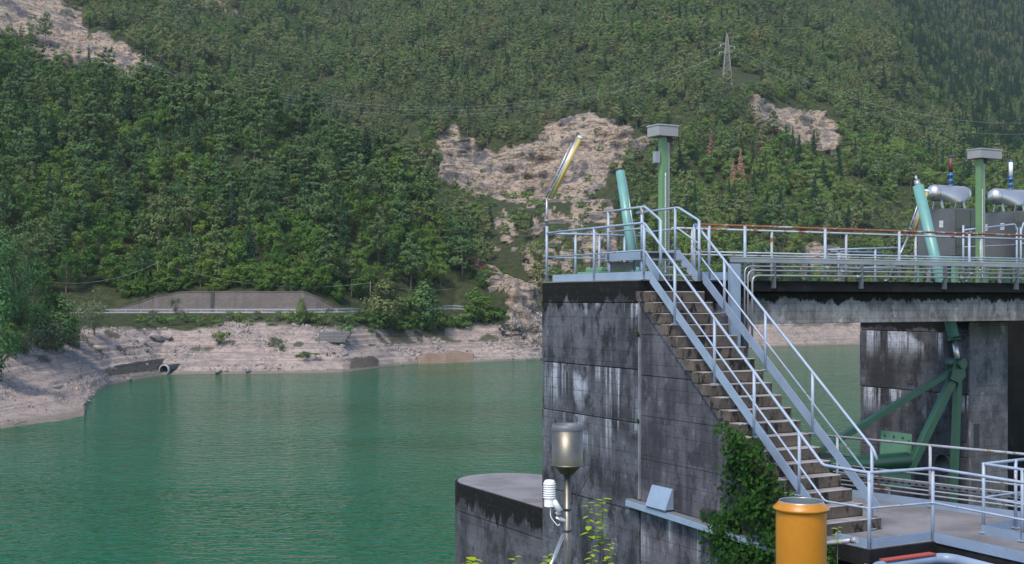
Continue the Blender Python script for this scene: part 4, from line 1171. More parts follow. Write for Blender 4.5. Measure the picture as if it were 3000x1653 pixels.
for k, (px, py, s, lb_) in enumerate([(415, 1005, 1.3, 'dark angular boulder in the rocky patch above the drain pipe, left one'), (455, 995, 1.8, 'largest dark boulder in the rocky patch above the drain pipe'), (490, 990, 1.4, 'dark boulder at the right end of the rocky patch above the drain pipe'),
                                      (165, 1140, 0.9, 'lone brown boulder on the gravel slope near the cove'), (640, 1092, 0.9, 'pale boulder at the water line right of the drain pipe'), (660, 1088, 0.6, 'small pale stone beside the boulder right of the drain pipe'),
                                      (290, 1022, 1.0, 'tilted slab high on the gravel slope above the cove'), (725, 1090, 0.9, 'pale boulder at the water line below the pair of shrubs'), (430, 1030, 1.0, 'flat grey boulder below the dark rocky patch')]):
    p = surf(HS, px, py)
    b_ = bpy.data.objects.new('boulder', RM[k % 5]); COL.objects.link(b_)
    b_.location = p + ZZ * 0.25 * s; b_.scale = (s * 1.5, s, s); b_.rotation_euler = (0.2, 0.1, k * 1.1)
    tag(b_, lb_, 'boulder', 'boulders on the bank')
for (a, b, r_, lb_) in (((213, 998), (262, 1008), 0.16, 'pale driftwood log lying above the gravel slope'), ((350, 1028), (395, 1020), 0.14, 'thin driftwood log on the rubble above the cove'), ((42, 1252), (76, 1240), 0.10, 'driftwood branch at the water line left of the cove'), ((1062, 950), (1075, 976), 0.08, 'thin stick leaning on the bank by the shore trees')):
    p, q = surf(HS, *a), surf(HS, *b)
    single(MB().tube([p + ZZ * 0.3, p.lerp(q, 0.5) + ZZ * 0.45, q + ZZ * 0.3], r_, 6, True, True, r_ * 0.6), 'driftwood_log', M['wood'], lb_, 'log')

# ------------------------------------------------------------------ the dam: piers, stair, deck
def layered(name, mat, u0, u1, v0, v1, levels, label, cat, jut=0.0):
    o = empty(name, L((u0 + u1) / 2, (v0 + v1) / 2, levels[-1]), label, cat)
    for k, (a, b) in enumerate(zip(levels[:-1], levels[1:])):
        e = (0.0, 0.006, -0.004, 0.004, -0.002)[k % 5]
        MB().lbox(u0 - e, u1 + e, v0 - e, v1 + e, b + 0.012, a).build('pour_layer', mat, o, 0.012)
        MB().lbox(u0 + 0.03, u1 - 0.03, v0 + 0.03, v1 - 0.03, b - 0.02, b + 0.02).build('joint', M['dark_pier'], o)
    return o
DEEP = -19.5
pier = layered('concrete_pier', M['pier'], 0.03, 2.60, 0.02, 3.62, [0.0, -0.42, -1.66, -2.66, -4.3, -6.5, DEEP], 'tall stained concrete pier carrying the stair landing', 'pier')
MB().lbox(0.01, 0.06, -0.022, 0.018, -4.05, -0.3).build('joint_strip', M['strip'], pier)
for (z, s) in ((-0.98, 0.045), (-2.6, 0.03)):
    m = MB()
    for k in range(14):
        a = random.uniform(0, 6.28)
        c = L(-0.01, 0.0, z) + Vector((math.cos(a) * s * random.random(), math.sin(a) * s * random.random(), random.uniform(-s, s)))
        m.lathe(c, [(0, -0.02), (0.018, 0), (0, 0.02)], 5)
    m.build('moss_tuft', M['ivy'], pier)

nose = empty('cutwater_block', L(1.6, 6.5, DEEP), 'low round-nosed concrete block in the water behind the pier', 'cutwater')
def nose_poly(u0, u1, v0, v1, n=22):
    c, r = (u0 + u1) / 2, (u1 - u0) / 2
    P = [(u0, v0)] + [(c - r * math.cos(math.pi * i / n), v1 + 1.25 * math.sin(math.pi * i / n)) for i in range(n + 1)] + [(u1, v0)]
    return P
for k, (za, zb, e) in enumerate(((-4.88, -5.55, 0.0), (-5.562, -7.0, -0.006), (-7.012, DEEP, 0.004))):
    P = nose_poly(0.34 - e, 2.95 + e, 3.7, 8.2)
    MB().prism([L(u, v, zb) for u, v in P], ZZ * (za - zb)).build('pour_layer', M['nose'], nose, 0.015)
MB().prism([L(u, v, -4.88) for u, v in nose_poly(0.39, 2.90, 3.7, 8.15)], ZZ * 0.014).build('top_screed', M['floor'], nose)

stair = empty('concrete_staircase', L(0.7, -4.8, -4.0), 'steep concrete staircase with twenty steps down from the landing', 'staircase')
RIS, TRD, SW = 0.2, 0.2412, 1.3544
for n in range(1, 20):
    z = -n * RIS; v = -n * TRD
    ex = 0.16 if n == 19 else random.uniform(-0.008, 0.008)
    s = MB().lbox(0.0 + random.uniform(-0.006, 0.006), SW + ex, v, v + TRD + 0.05, z - RIS + 0.006, z).build('step', M['step'], stair, 0.012)
    MB().lbox(0.012, SW + ex - 0.012, v - 0.003, v + 0.03, z - 0.014, z + 0.003).build('nosing', M['nosing'], s, 0.004)
# raking slab under the steps, its lip showing on the left
m = MB()
za, zb = -0.2, -0.2 - 4.7 * RIS / TRD
m.prism([L(0.012, 0.1, -0.2), L(0.012, -4.75, -0.2 - 4.85 * RIS / TRD), L(0.012, -4.75, -0.2 - 4.85 * RIS / TRD - 0.12), L(0.012, 0.1, -0.33)], UU * (SW - 0.03))
m.build('raking_slab', M['stair_wall'], stair)
lv = [-0.3, -1.0, -1.75, -2.5, -3.3, -4.12, -5.2, -7.0, DEEP]
for k, (a, b) in enumerate(zip(lv[:-1], lv[1:])):
    sl = lambda z: min(-0.02, (z + 0.315) * TRD / RIS)      # v where the soffit passes height z
    e = (0.0, 0.005, -0.003, 0.003)[k % 4]
    vb = -4.9
    va_, vb_ = sl(a), sl(b)
    if va_ < vb: poly = [(-0.02, a), (vb, a), (vb, b + 0.01), (-0.02, b + 0.01)]
    elif vb_ < vb:
        poly = [(-0.02, a), (va_, a), (vb, -0.315 + vb * RIS / TRD), (vb, b + 0.01), (-0.02, b + 0.01)]
    else: poly = [(-0.02, a), (va_, a), (vb_, b + 0.01), (-0.02, b + 0.01)]
    if abs(va_ + 0.02) < 1e-3 and poly[1][0] >= -0.021: poly = poly[:1] + poly[2:]
    MB().prism([L(0.05 - e, v, z) for v, z in poly], UU * (SW - 0.1)).build('wall_layer', M['stair_wall'], stair)

# landing and deck
deck = empty('walkway_deck', L(7, 0.5, -0.83), 'concrete walkway deck on a pale beam with a black stained edge', 'deck')
UEND = 16.0
MB().lbox(2.615, UEND, -0.14, 1.12, -0.2, 0.02).build('slab', M['slab'], deck, 0.015)
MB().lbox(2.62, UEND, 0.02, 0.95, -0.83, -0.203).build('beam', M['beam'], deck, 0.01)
MB().lbox(0.04, 2.59, 0.03, 3.6, 0.003, 0.022).build('landing_screed', M['floor'], deck)

gp = layered('gate_pier', M['gate_pier'], 9.7, 10.95, 0.85, 4.27, [-0.86, -1.13, -2.55, -4.0, -6.0, DEEP], 'dark concrete gate pier with white lime runs under the deck', 'pier')
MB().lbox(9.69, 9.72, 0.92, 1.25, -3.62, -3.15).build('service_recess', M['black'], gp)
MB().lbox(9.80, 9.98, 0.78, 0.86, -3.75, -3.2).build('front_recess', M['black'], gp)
c = L(9.695, 1.6, -4.2)
MB().lathe(c, [(0.0, 0.0), (0.2, 0.0), (0.2, 0.02), (0.235, 0.02), (0.235, -0.05)], 28, -UU).build('pipe_opening', M['black'], gp)
MB().lbox(9.685, 10.94, 0.79, 0.842, -7.0, -0.87).build('front_pilaster', M['pilaster'], gp, 0.01)
MB().lbox(10.953, 11.02, 0.95, 4.2, DEEP, -0.86).build('stop_log_slot', M['dark_pier'], gp)
single(MB().lbox(11.05, 16.0, 2.2, 4.2, DEEP, -0.84), 'dark_gate_wall', M['dark_pier'], 'black shaded concrete wall at the right edge below the deck', 'wall')
single(MB().prism([L(u, v, DEEP) for u, v in nose_poly(9.9, 12.6, 4.4, 9.3)], ZZ * (-4.88 - DEEP)), 'cutwater_block', M['nose'], 'distant round concrete block top seen under the deck past the stair', 'cutwater', None, 0.02)

# ------------------------------------------------------------------ railings
RR = 0.024
def railing(name, label, base, posts, tops, mids, toes=(), mat='rail', pr=0.027, top_mat=None, cat='railing', group=None):
    o = empty(name, base, label, cat, group)
    for (a, b) in posts:
        MB().tube([a, b], pr, 8).build('post', M[mat], o)
        MB().lbox(*sum(([c_ - 0.05, c_ + 0.05] for c_ in ((a - P0).dot(UU), (a - P0).dot(VV))), []), a.z - P0.z + 0.028, a.z - P0.z + 0.04).build('base_plate', M[mat], o)
    for P in tops: MB().tube(rounded(P, 0.07), RR, 8).build('top_rail', M[top_mat or mat], o)
    for P in mids: MB().tube(rounded(P, 0.06), 0.017, 6).build('mid_rail', M[mat], o)
    for q in toes:
        if len(q) == 2: MB().bar(q[0], q[1], 0.012, 0.15).build('toe_plate', M['plate'], o)
        else: MB().prism(q, (UU * 0.012)).build('toe_plate', M['plate'], o)
    return o
SL = RIS / TRD
ul, ur = 0.12, 1.335
def slope_z(v, z0, v0): return z0 + (v - v0) * SL
zt = 1.075
vbl = (-2.86 - zt) / SL - 0.02
vml = (-3.40 - 0.565) / SL - 0.02
posts = [(L(ul, 3.58, -0.02), L(ul, 3.58, 1.2)), (L(ul, 1.71, 0.0), L(ul, 1.71, zt)), (L(ul, -0.02, 0.0), L(ul, -0.02, zt))]
for v, n in ((-0.98, 4), (-2.12, 9), (-3.16, 13), (-4.24, 17)):
    posts.append((L(ul, v, -n * RIS - 0.02), L(ul, v, slope_z(v, zt, -0.02))))
posts += [(L(0.24, -5.6, -4.25), L(0.24, -5.6, -2.88)), (L(1.54, -5.6, -4.12), L(1.54, -5.6, -2.9))]
pl = lambda u: [L(u, -0.2, 0.175), L(u, -4.62, slope_z(-4.62, 0.175, -0.2)), L(u, -4.72, slope_z(-4.62, 0.175, -0.2) - 0.10), L(u, -4.62, slope_z(-4.62, -0.035, -0.2)), L(u, -0.2 + 0.0, -0.035 + 0.0)]
railing('stair_railing', 'left blue-grey railing of the staircase running on along the landing', L(ul, -1, 0), posts,
        [[L(ul, 3.58, 1.05), L(ul, -0.02, zt), L(ul, vbl, -2.86), L(0.24, -5.6, -2.88), L(1.54, -5.6, -2.9), L(1.50, -9.0, -2.9)]],
        [[L(ul, 3.58, 0.54), L(ul, -0.02, 0.565), L(ul, vml, -3.40), L(0.24, -5.6, -3.40), L(1.54, -5.6, -3.42), L(1.50, -9.0, -3.42)]],
        [[L(ul, 3.34, 0.02), L(ul, 3.34, 0.165), L(ul, -0.2, 0.175), L(ul, -0.2, 0.02)], pl(ul), (L(0.24, -5.58, -3.93), L(1.54, -5.58, -3.93)), (L(1.54, -5.62, -3.94), L(1.50, -9.0, -3.94)), (L(0.2, -4.95, -3.93), L(0.24, -5.58, -3.93))])
posts = [(L(ur, 0.06, 0.0), L(ur, 0.06, zt + 0.01))]
for v, n in ((-0.85, 3), (-2.0, 8), (-3.2, 13), (-4.55, 20)):
    posts.append((L(ur, v, -n * RIS - 0.02 if n < 20 else -4.0), L(ur, v, slope_z(v, zt, -0.02))))
railing('stair_railing', 'right blue-grey railing of the staircase beside the conduits', L(ur, -1, 0), posts,
        [[L(ur, 0.06, zt), L(ur, 0.0, zt), L(ur, -4.58, slope_z(-4.58, zt, -0.02)), L(ur, -4.66, slope_z(-4.58, zt, -0.02) - 0.16)]],
        [[L(ur, 0.06, 0.565), L(ur, 0.0, 0.565), L(ur, -4.55, slope_z(-4.55, 0.565, -0.02))]],
        [[L(ur, 0.1, 0.02), L(ur, 0.1, 0.175), L(ur, -0.2, 0.175), L(ur, -0.2, 0.02)], pl(ur)])
# deck, camera side: rusty top rail
pu = [2.46, 4.52, 6.58, 8.68, 10.8, 12.9, 15.0]
railing('deck_railing', 'front deck railing with long rusty top rail', L(6, -0.02, 0), [(L(u, -0.06, -0.05), L(u, -0.06, 1.08)) for u in pu] + [(L(1.62, -0.02, 0), L(1.62, -0.02, 1.06))],
        [[L(1.36, -0.02, 1.08), L(UEND, -0.06, 1.10)]], [[L(1.36, -0.02, 0.56), L(UEND, -0.06, 0.58)]], [(L(1.4, -0.03, 0.10), L(2.5, -0.03, 0.10))], 'rail', 0.03, 'rail_rust')
pf = [2.0, 4.05, 6.12, 8.2, 10.3, 12.4, 14.5]
railing('deck_railing', 'rear deck railing with rust spotted posts', L(6, 1.02, 0), [(L(u, 1.02, 0.0), L(u, 1.02, 1.06)) for u in pf], [[L(1.5, 1.02, 1.07), L(UEND, 1.02, 1.09)]], [[L(1.5, 1.02, 0.55), L(UEND, 1.02, 0.57)]], (), 'rail_old', 0.028)
railing('landing_railing', 'railing along the far side of the stair landing', L(0.6, 3.5, 0), [(L(0.75, 3.45, 0), L(0.75, 3.45, 1.03)), (L(1.35, 3.45, 0), L(1.35, 3.45, 1.03)), (L(2.0, 3.45, 0), L(2.0, 3.45, 1.03))],
        [[L(ul, 3.45, 1.04), L(2.5, 3.45, 1.04)]], [[L(ul, 3.45, 0.53), L(0.8, 3.45, 0.53), L(2.5, 3.45, 0.53)]], ())
# upstream platform rail behind the deck
railing('platform_railing', 'low railing with rounded end behind the deck', L(8.6, 3.4, 0), [(L(8.35, 3.6, -0.1), L(8.35, 3.6, 0.85)), (L(9.25, 3.3, -0.1), L(9.25, 3.3, 0.9))],
        [[L(9.9, 3.1, 0.92), L(8.2, 3.6, 0.86), L(8.15, 3.75, 0.86), L(8.6, 4.2, 0.84), L(10.4, 4.2, 0.84)]], [[L(9.9, 3.1, 0.45), L(8.25, 3.6, 0.42), L(8.3, 3.8, 0.42), L(10.4, 4.2, 0.4)]], ())
railing('cabinet_railing', 'blue-grey railing standing between the two metal cabinets', L(12, 2.0, 0.1), [(L(u, 2.1, 0.0), L(u, 2.1, 1.45)) for u in (10.95, 12.85, 13.0)],
        [[L(10.95, 2.1, 1.33), L(12.8, 2.1, 1.53), L(12.85, 2.1, 1.3)], [L(13.0, 2.1, 1.3), L(13.1, 2.1, 1.58), L(15.2, 2.1, 1.66)]], [[L(10.95, 2.1, 0.92), L(12.82, 2.1, 1.02)], [L(13.0, 2.1, 1.05), L(15.2, 2.1, 1.1)]], ())

# steel stile over the machinery on the landing
xo = empty('steel_crossover', L(0.9, 1.1, 0), 'blue-grey steel step-over with handrails on the landing', 'step-over')
for k, (u, vs, vn, vl) in enumerate(((0.55, 1.98, 0.58, 0.06), (1.25, 1.80, 0.46, -0.20))):
    MB().prism([L(u, vs, 0.42), L(u, vs, 0.61), L(u, vn, 0.61), L(u, vl, 0.12), L(u, vl, 0.0), L(u, vl + 0.14, 0.0), L(u, vn + 0.06, 0.42)], UU * 0.015).build('side_stringer', M['plate'], xo)
    MB().tube(rounded([L(u, vs + 0.08, 1.41), L(u, vn, 1.43), L(u, vl, 1.14), L(u, vl, 1.0)], 0.06), RR, 8).build('hand_rail', M['rail'], xo)
    MB().tube(rounded([L(u, vs, 1.0), L(u, vn, 1.02), L(u, vl, 0.70)], 0.06), 0.017, 6).build('knee_rail', M['rail'], xo)
    for v, zb, ztp in ((vs - 0.12, 0.45, 1.41), (vn + 0.1, 0.45, 1.43), (vl, 0.0, 1.14)): MB().tube([L(u, v, zb), L(u, v, ztp)], 0.028, 8).build('post', M['rail'], xo)
MB().lbox(0.57, 1.25, 0.56, 1.96, 0.55, 0.58).build('platform_plate', M['tray'], xo)
MB().lbox(0.57, 1.25, 1.90, 1.95, 0.25, 0.41).build('cross_beam', M['tray'], xo)
for k in range(3): MB().lbox(0.57, 1.25, 0.02 + 0.16 * k, 0.22 + 0.16 * k, 0.10 + 0.15 * k, 0.13 + 0.15 * k).build('tread', M['tray'], xo)
for (u, v) in ((0.6, 1.9), (1.2, 1.9), (0.6, 0.75), (1.2, 0.75)): MB().tube([L(u, v, 0.02), L(u, v, 0.45)], 0.03, 6).build('leg', M['plate'], xo)
single(MB().lbox(0.45, 1.5, 2.1, 2.9, 0.024, 0.22).lbox(0.6, 1.35, 2.2, 2.8, 0.22, 0.3), 'machine_base', M['green_lt'], 'low green machine base behind the step-over on the landing', 'machine base', None, 0.02)

# ------------------------------------------------------------------ conduits and trays along the deck edge
o = empty('cable_tray', L(7, -0.12, 0.37), 'grey cable tray running along the front of the deck', 'cable tray')
MB().lbox(2.06, UEND, -0.16, -0.09, 0.365, 0.45).build('channel', M['tray'], o, 0.006)
MB().lbox(2.06, UEND, -0.165, -0.085, 0.452, 0.475).build('cover', M['galv'], o)
for u in (2.6, 4.9, 7.4, 9.6, 11.8): MB().lbox(u - 0.03, u + 0.03, -0.13, -0.075, 0.0, 0.36).build('bracket', M['tray'], o)
single(MB().lbox(2.05, 2.28, -0.16, -0.05, -1.25, 0.34), 'vertical_trunking', M['plate'], 'flat grey vertical cable duct beside the top of the stair', 'cable duct', None, 0.008)
for k, (u, z, r_, v, lb_) in enumerate(((2.33, 0.295, 0.015, -0.21, 'topmost of the three conduits bending down at the deck corner'), (2.40, 0.215, 0.018, -0.22, 'middle one of the three conduits bending down at the deck corner'), (2.50, 0.115, 0.021, -0.23, 'lowest of the three conduits bending down at the deck corner'))):
    o = empty('conduit_pipe', L(u, v, -1.3), lb_, 'conduit', 'conduits along the deck edge')
    MB().tube(rounded([L(u, v, -1.3), L(u, v, z), L(UEND, v, z + 0.02)], 0.16, 8), r_, 8).build('pipe', M['conduit'], o)
    for uu in (4.4 + 0.4 * k, 8.8 - 0.3 * k, 13.0): MB().tube([L(uu, v, z), L(uu + 0.12, v, z)], r_ * 1.4, 8).build('coupling', M['conduit'], o)
for k, u in enumerate((3.05, 5.35, 7.75, 10.0, 12.2)):
    single(MB().lbox(u - 0.013, u + 0.013, -0.265, -0.19, 0.06, 0.36).lbox(u - 0.013, u + 0.013, -0.265, -0.145, -0.13, 0.06), 'pipe_clamp', M['clamp'],
           ['first pipe clamp from the stair on the deck edge', 'second pipe clamp from the stair on the deck edge', 'third pipe clamp from the stair on the deck edge', 'fourth pipe clamp from the stair on the deck edge', 'rightmost pipe clamp on the deck edge'][k], 'clamp', 'pipe clamps on the deck edge')

# ------------------------------------------------------------------ hydraulic cylinders, gate arm
cr = empty('hydraulic_cylinder', L(9.3, 1.0, 0), 'turquoise hydraulic cylinder leaning through the deck beside the cabinets', 'cylinder')
ta, tb, tc = L(9.3, 1.98, 2.32), L(9.3, 0.90, -1.28), L(9.3, 0.80, -1.78)
dd = (tb - ta).normalized()
MB().tube([ta, tb], 0.125, 20).build('barrel', M['turq'], cr)
MB().tube([ta - dd * 0.14, ta + dd * 0.02], 0.07, 14).build('end_cap', M['galv'], cr)
MB().tube([ta - dd * 0.26, ta - dd * 0.14], 0.03, 10).build('eye_bolt', M['galv'], cr)
MB().tube([tb - dd * 0.06, tb + dd * 0.03], 0.14, 20).build('gland_ring', M['green'], cr)
MB().tube([tb, tc], 0.06, 14).build('piston_rod', M['steel'], cr)
cl_ = empty('hydraulic_cylinder', L(1.6, 2.6, 0), 'turquoise hydraulic cylinder standing behind the step-over', 'cylinder')
a_, b_ = L(1.6, 3.02, 2.37), L(1.6, 2.42, 0.02)
MB().tube([a_, b_], 0.095, 20).build('barrel', M['turq'], cl_)
MB().tube([a_ + (a_ - b_).normalized() * 0.02, a_], 0.08, 20).build('end_cap', M['turq'], cl_)
MB().tube([b_.lerp(a_, 0.12), b_.lerp(a_, 0.06)], 0.11, 20).build('gland_ring', M['turq'], cl_)
MB().tube([a_ + Vector((0.11, 0, -0.1)), a_.lerp(b_, 0.9) + Vector((0.115, 0, 0))], 0.018, 6).build('hydraulic_line', M['galv'], cl_)

ga = empty('radial_gate_arm', L(8, 0.8, -4.3), 'dark green steel gate arm with three struts and a torque tube', 'gate arm')
nd = L(9.3, 0.8, -1.9)
MB().bar(nd, L(4.7, 0.8, -3.72), 0.12, 0.13).build('strut', M['green'], ga, 0.01)
MB().bar(nd, L(7.75, 0.8, -4.15), 0.14, 0.2).build('strut', M['green'], ga, 0.01)
MB().bar(L(9.3, 0.8, -2.0), L(9.12, 0.8, -5.4), 0.14, 0.15, VV).build('strut', M['green'], ga, 0.01)
MB().prism([L(9.12, 0.68, -1.74), L(9.38, 0.68, -1.72), L(9.42, 0.68, -2.1), L(9.2, 0.68, -2.24), L(8.92, 0.68, -2.14)], VV * 0.05).build('gusset_plate', M['green'], ga)
MB().tube([L(9.26, 0.60, -1.80), L(9.26, 1.02, -1.80)], 0.12, 18).build('pivot_hub', M['green'], ga)
MB().tube([L(4.0, 0.75, -3.88), L(7.65, 0.75, -3.88)], 0.165, 20).build('torque_tube', M['green'], ga)
MB().prism([L(7.08, 0.95, -3.22), L(8.02, 0.95, -3.36), L(7.98, 0.95, -4.55), L(7.08, 0.95, -4.45)], VV * 0.05).build('end_plate', M['green_lt'], ga, 0.008)
for (u, z) in ((7.18, -3.34), (7.45, -3.38), (7.72, -3.42), (7.9, -3.5), (7.18, -4.35), (7.5, -4.4)):
    MB().lathe(L(u, 0.95, z), [(0, 0.02), (0.025, 0.02), (0.025, 0)], 6, -VV).build('bolt', M['green'], ga)

# ------------------------------------------------------------------ gauge columns with grey heads
def column(u, v, ztop, bu0, bu1, label, small):
    o = empty('gauge_column', L(u, v, 0.02), label, 'column', 'green gauge columns')
    MB().lbox(u - 0.11, u + 0.02, v - 0.07, v + 0.07, 0.02, ztop).build('shaft', M['mast_green'], o, 0.008)
    MB().lbox(u + 0.04, u + 0.10, v - 0.04, v + 0.04, 0.02, ztop).build('cable_guide', M['box'], o, 0.006)
    MB().lbox(u - 0.04, u - 0.015, v - 0.075, v - 0.07, 0.2, ztop - 0.75).build('scale_strip', M['white'], o)
    m = MB()
    z = 0.25
    while z < ztop - 0.8: m.lbox(u - 0.038, u - 0.017, v - 0.0775, v - 0.075, z, z + 0.014); z += 0.045
    m.build('scale_marks', M['black'], o)
    hd = MB().lbox(bu0, bu1, v - 0.2, v + 0.2, ztop - 0.02, ztop + 0.19).build('head_box', M['box'], o, 0.01)
    MB().lbox(bu0 - 0.012, bu1 + 0.012, v - 0.212, v + 0.212, ztop + 0.19, ztop + 0.215).build('lid', M['galv'], hd)
    MB().lbox(u + 0.03, u + 0.15, v - 0.07, v + 0.07, ztop - 0.12, ztop - 0.02).build('socket', M['black'], o)
    if small: MB().lbox(u - 0.25, u - 0.14, v - 0.05, v + 0.06, ztop - 0.55, ztop - 0.32).build('junction_box', M['tray'], o)
    return o
column(1.74, 1.6, 2.97, 1.45, 1.94, 'tall green column with grey head box behind the stair top', True)
column(10.98, 1.6, 3.03, 10.74, 11.48, 'green column with grey head box before the metal cabinets', False)

# ------------------------------------------------------------------ tube lamps
def tube_lamp(base, foot, tip, label, post=True):
    o = empty('tube_lamp', base, label, 'lamp', 'tilted tube lamps')
    if post: MB().tube([base, foot], 0.026, 8).build('post', M['galv'], o); MB().tube([base + ZZ * 0.10, base + ZZ * 0.13], 0.045, 8).build('collar', M['galv'], o)
    d = (tip - foot).normalized(); s = -d.cross(Vector((0, 1, 0))).normalized()
    a, b = foot + d * 0.05 + s * 0.075, tip + s * 0.075
    m = MB(); m.tube([a, b], 0.052, 16); m.build('diffuser', M['yellow'], o)
    MB().tube([a - s * 0.028 - d * 0.02, b - s * 0.028 + d * 0.02], 0.047, 14).build('housing', M['galv'], o)
    MB().tube([b, b + d * 0.05], 0.057, 16).build('end_cap', M['white'], o)
    MB().tube([foot - s * 0.03, foot + d * (tip - foot).length * 0.9 - s * 0.03], 0.018, 8).build('carrier_tube', M['galv'], o)
    for t in (0.15, 0.38, 0.62, 0.85):
        q = foot.lerp(tip, t); MB().bar(q - s * 0.05, q + s * 0.03, 0.03, 0.05).build('clip', M['tray'], o)
b0 = L(ul, 3.58, 1.2)
tube_lamp(b0, b0 + ZZ * 0.58, W(1688, 402, b0.y - 0.1), 'tilted tube lamp with yellow cover on the railing corner post')
b1 = L(9.6, 3.3, 0.0)
tube_lamp(b1, W(2662, 690, b1.y), W(2706, 560, b1.y), 'tilted yellow tube lamp behind the turquoise cylinder by the cabinets')

# ------------------------------------------------------------------ cabinets and tanks
def cabinet(u, label, tl, pipe_mat):
    v = 2.4
    o = empty('metal_cabinet', L(u + 0.55, v + 0.6, 0.3), label, 'cabinet', 'metal cabinets on the deck')
    MB().lbox(u, u + 1.08, v, v + 1.2, 0.72, 1.9).build('body', M['cabinet'], o, 0.012)
    for k in range(2):
        d = MB().lbox(u + 0.03 + 0.52 * k, u + 0.53 + 0.52 * k, v - 0.014, v - 0.002, 0.76, 1.86).build('door', M['cabinet_door'], o, 0.006)
        MB().lbox(u + 0.46 + 0.06 * k, u + 0.49 + 0.06 * k, v - 0.035, v - 0.016, 1.25, 1.4).build('handle', M['galv'], d)
    for vv in (v + 0.42, v + 0.95):
        for k in range(5): MB().lbox(u - 0.012, u - 0.002, vv - 0.06, vv + 0.06, 1.44 + 0.035 * k, 1.46 + 0.035 * k).build('louvre', M['white'], o)
    MB().lbox(u - 0.1, u + 1.2, v - 0.1, v + 1.3, 0.55, 0.70).build('plinth', M['green_lt'], o, 0.01)
    for uu in (u, u + 1.05):
        for vv in (v, v + 1.15): MB().lbox(uu - 0.05, uu + 0.07, vv - 0.05, vv + 0.07, 0.02, 0.56).build('foot', M['green_lt'], o)
    uc, vc, zc = u + 0.42, v + 0.55, 2.30
    t = empty('pressure_tank', L(uc, vc, 1.9), tl, 'tank', 'steel tanks on the cabinets')
    a0 = L(uc - 0.72, vc, zc)
    pf_ = [(0.0, 0.0), (0.07, 0.012), (0.13, 0.045), (0.175, 0.09), (0.2, 0.15), (0.205, 0.2)]
    prof_ = pf_ + [(0.205, 1.2)] + [(r_, 1.4 - h_) for r_, h_ in reversed(pf_)]
    MB().lathe(a0, prof_, 32, UU).build('shell', M['steel'], t)
    for q in (0.2, 1.2): MB().lathe(a0 + UU * q, [(0.207, -0.012), (0.211, 0), (0.207, 0.012)], 32, UU).build('weld_band', M['galv'], t)
    for q in (0.32, 1.1):
        for s in (-1, 1): MB().bar(L(uc - 0.72 + q, vc + s * 0.1, zc - 0.18), L(uc - 0.72 + q, vc + s * 0.16, 1.905), 0.05, 0.03).build('leg', M['galv'], t)
    top = L(uc + 0.05, vc, zc + 0.2)
    MB().lathe(top, [(0.07, 0), (0.07, 0.025), (0.03, 0.03), (0.03, 0.06), (0.075, 0.10), (0.075, 0.15), (0.04, 0.17), (0.04, 0.24), (0.1, 0.245), (0.1, 0.275), (0.045, 0.29), (0.045, 0.34)], 18).build('valve', M['blue'], t)
    MB().tube([top + ZZ * 0.34, top + ZZ * 0.72], 0.05, 14).build('vent_pipe', M[pipe_mat], t)
    MB().lathe(top + ZZ * 0.72, [(0.05, 0), (0.066, 0.005), (0.066, 0.03), (0, 0.035)], 14).build('pipe_cap', M['blue'], t)
    MB().tube([top + UU * 0.18 + ZZ * -0.05, top + UU * 0.18 + ZZ * 0.02], 0.02, 8).build('nipple', M['black'], t)
cabinet(11.0, 'dark metal cabinet on a green plinth behind the turquoise cylinder', 'polished steel tank with blue valve and dark red pipe', 'red')
cabinet(13.2, 'dark metal cabinet cut by the right edge of the picture', 'polished steel tank with pale pipe at the right edge', 'white')

# ------------------------------------------------------------------ lower platform
pf2 = empty('lower_platform', L(2.3, -6, -4.4), 'worn concrete platform at the foot of the staircase', 'platform')
MB().prism([L(u, v, -4.25) for u, v in ((0.15, -4.4), (0.2, -5.66), (1.56, -5.66), (1.5, -9.5), (5.6, -9.5), (4.2, -5.2), (3.2, -1.6), (1.45, -1.6), (1.45, -4.4))], ZZ * 0.25).build('slab', M['dark_pier'], pf2)
MB().prism([L(u, v, -3.998) for u, v in ((0.17, -4.4), (0.22, -5.62), (1.58, -5.62), (1.52, -9.5), (5.58, -9.5), (4.18, -5.2), (3.18, -1.6), (1.46, -1.6), (1.46, -4.4))], ZZ * 0.008).build('floor_screed', M['floor'], pf2)
MB().prism([L(u, v, DEEP) for u, v in ((0.3, -4.5), (0.3, -5.5), (1.75, -5.5), (1.75, -9.5), (5.2, -9.5), (4.0, -5.2), (3.1, -1.8), (1.5, -1.8), (1.5, -4.5))], ZZ * (-4.252 - DEEP)).build('foundation_wall', M['dark_pier'], pf2)
# railing on the far side with extra rails
fu = lambda v: 3.3 + 0.255 * (-1.7 - v)
railing('platform_railing', 'rear railing of the lower platform with many thin rails', L(fu(-3.5), -3.5, -4), [(L(fu(v), v, -4.0), L(fu(v), v, -2.9)) for v in (-1.7, -3.5, -5.3, -7.1)],
        [[L(fu(-1.3), -1.3, -2.9), L(fu(-8.5), -8.5, -2.9)]], [[L(fu(-1.6) + 0.02, -1.6, z), L(fu(-8.5) + 0.02, -8.5, z)] for z in (-3.42, -3.56, -3.70, -3.78)], [(L(fu(-1.6) - 0.03, -1.6, -3.92), L(fu(-8.5) - 0.03, -8.5, -3.92))], 'rail_old')
o = empty('perforated_tray', L(fu(-3), -3, -3.66), 'perforated cable tray behind the rear rails of the lower platform', 'cable tray')
MB().bar(L(fu(-1.6) + 0.12, -1.6, -3.62), L(fu(-8.5) + 0.12, -8.5, -3.62), 0.1, 0.07).build('channel', M['tray'], o)
for k in range(40):
    v = -2.0 - k * 0.13; MB().bar(L(fu(v) + 0.066, v, -3.62), L(fu(v) + 0.066, v - 0.06, -3.62), 0.004, 0.025).build('slot', M['black'], o)
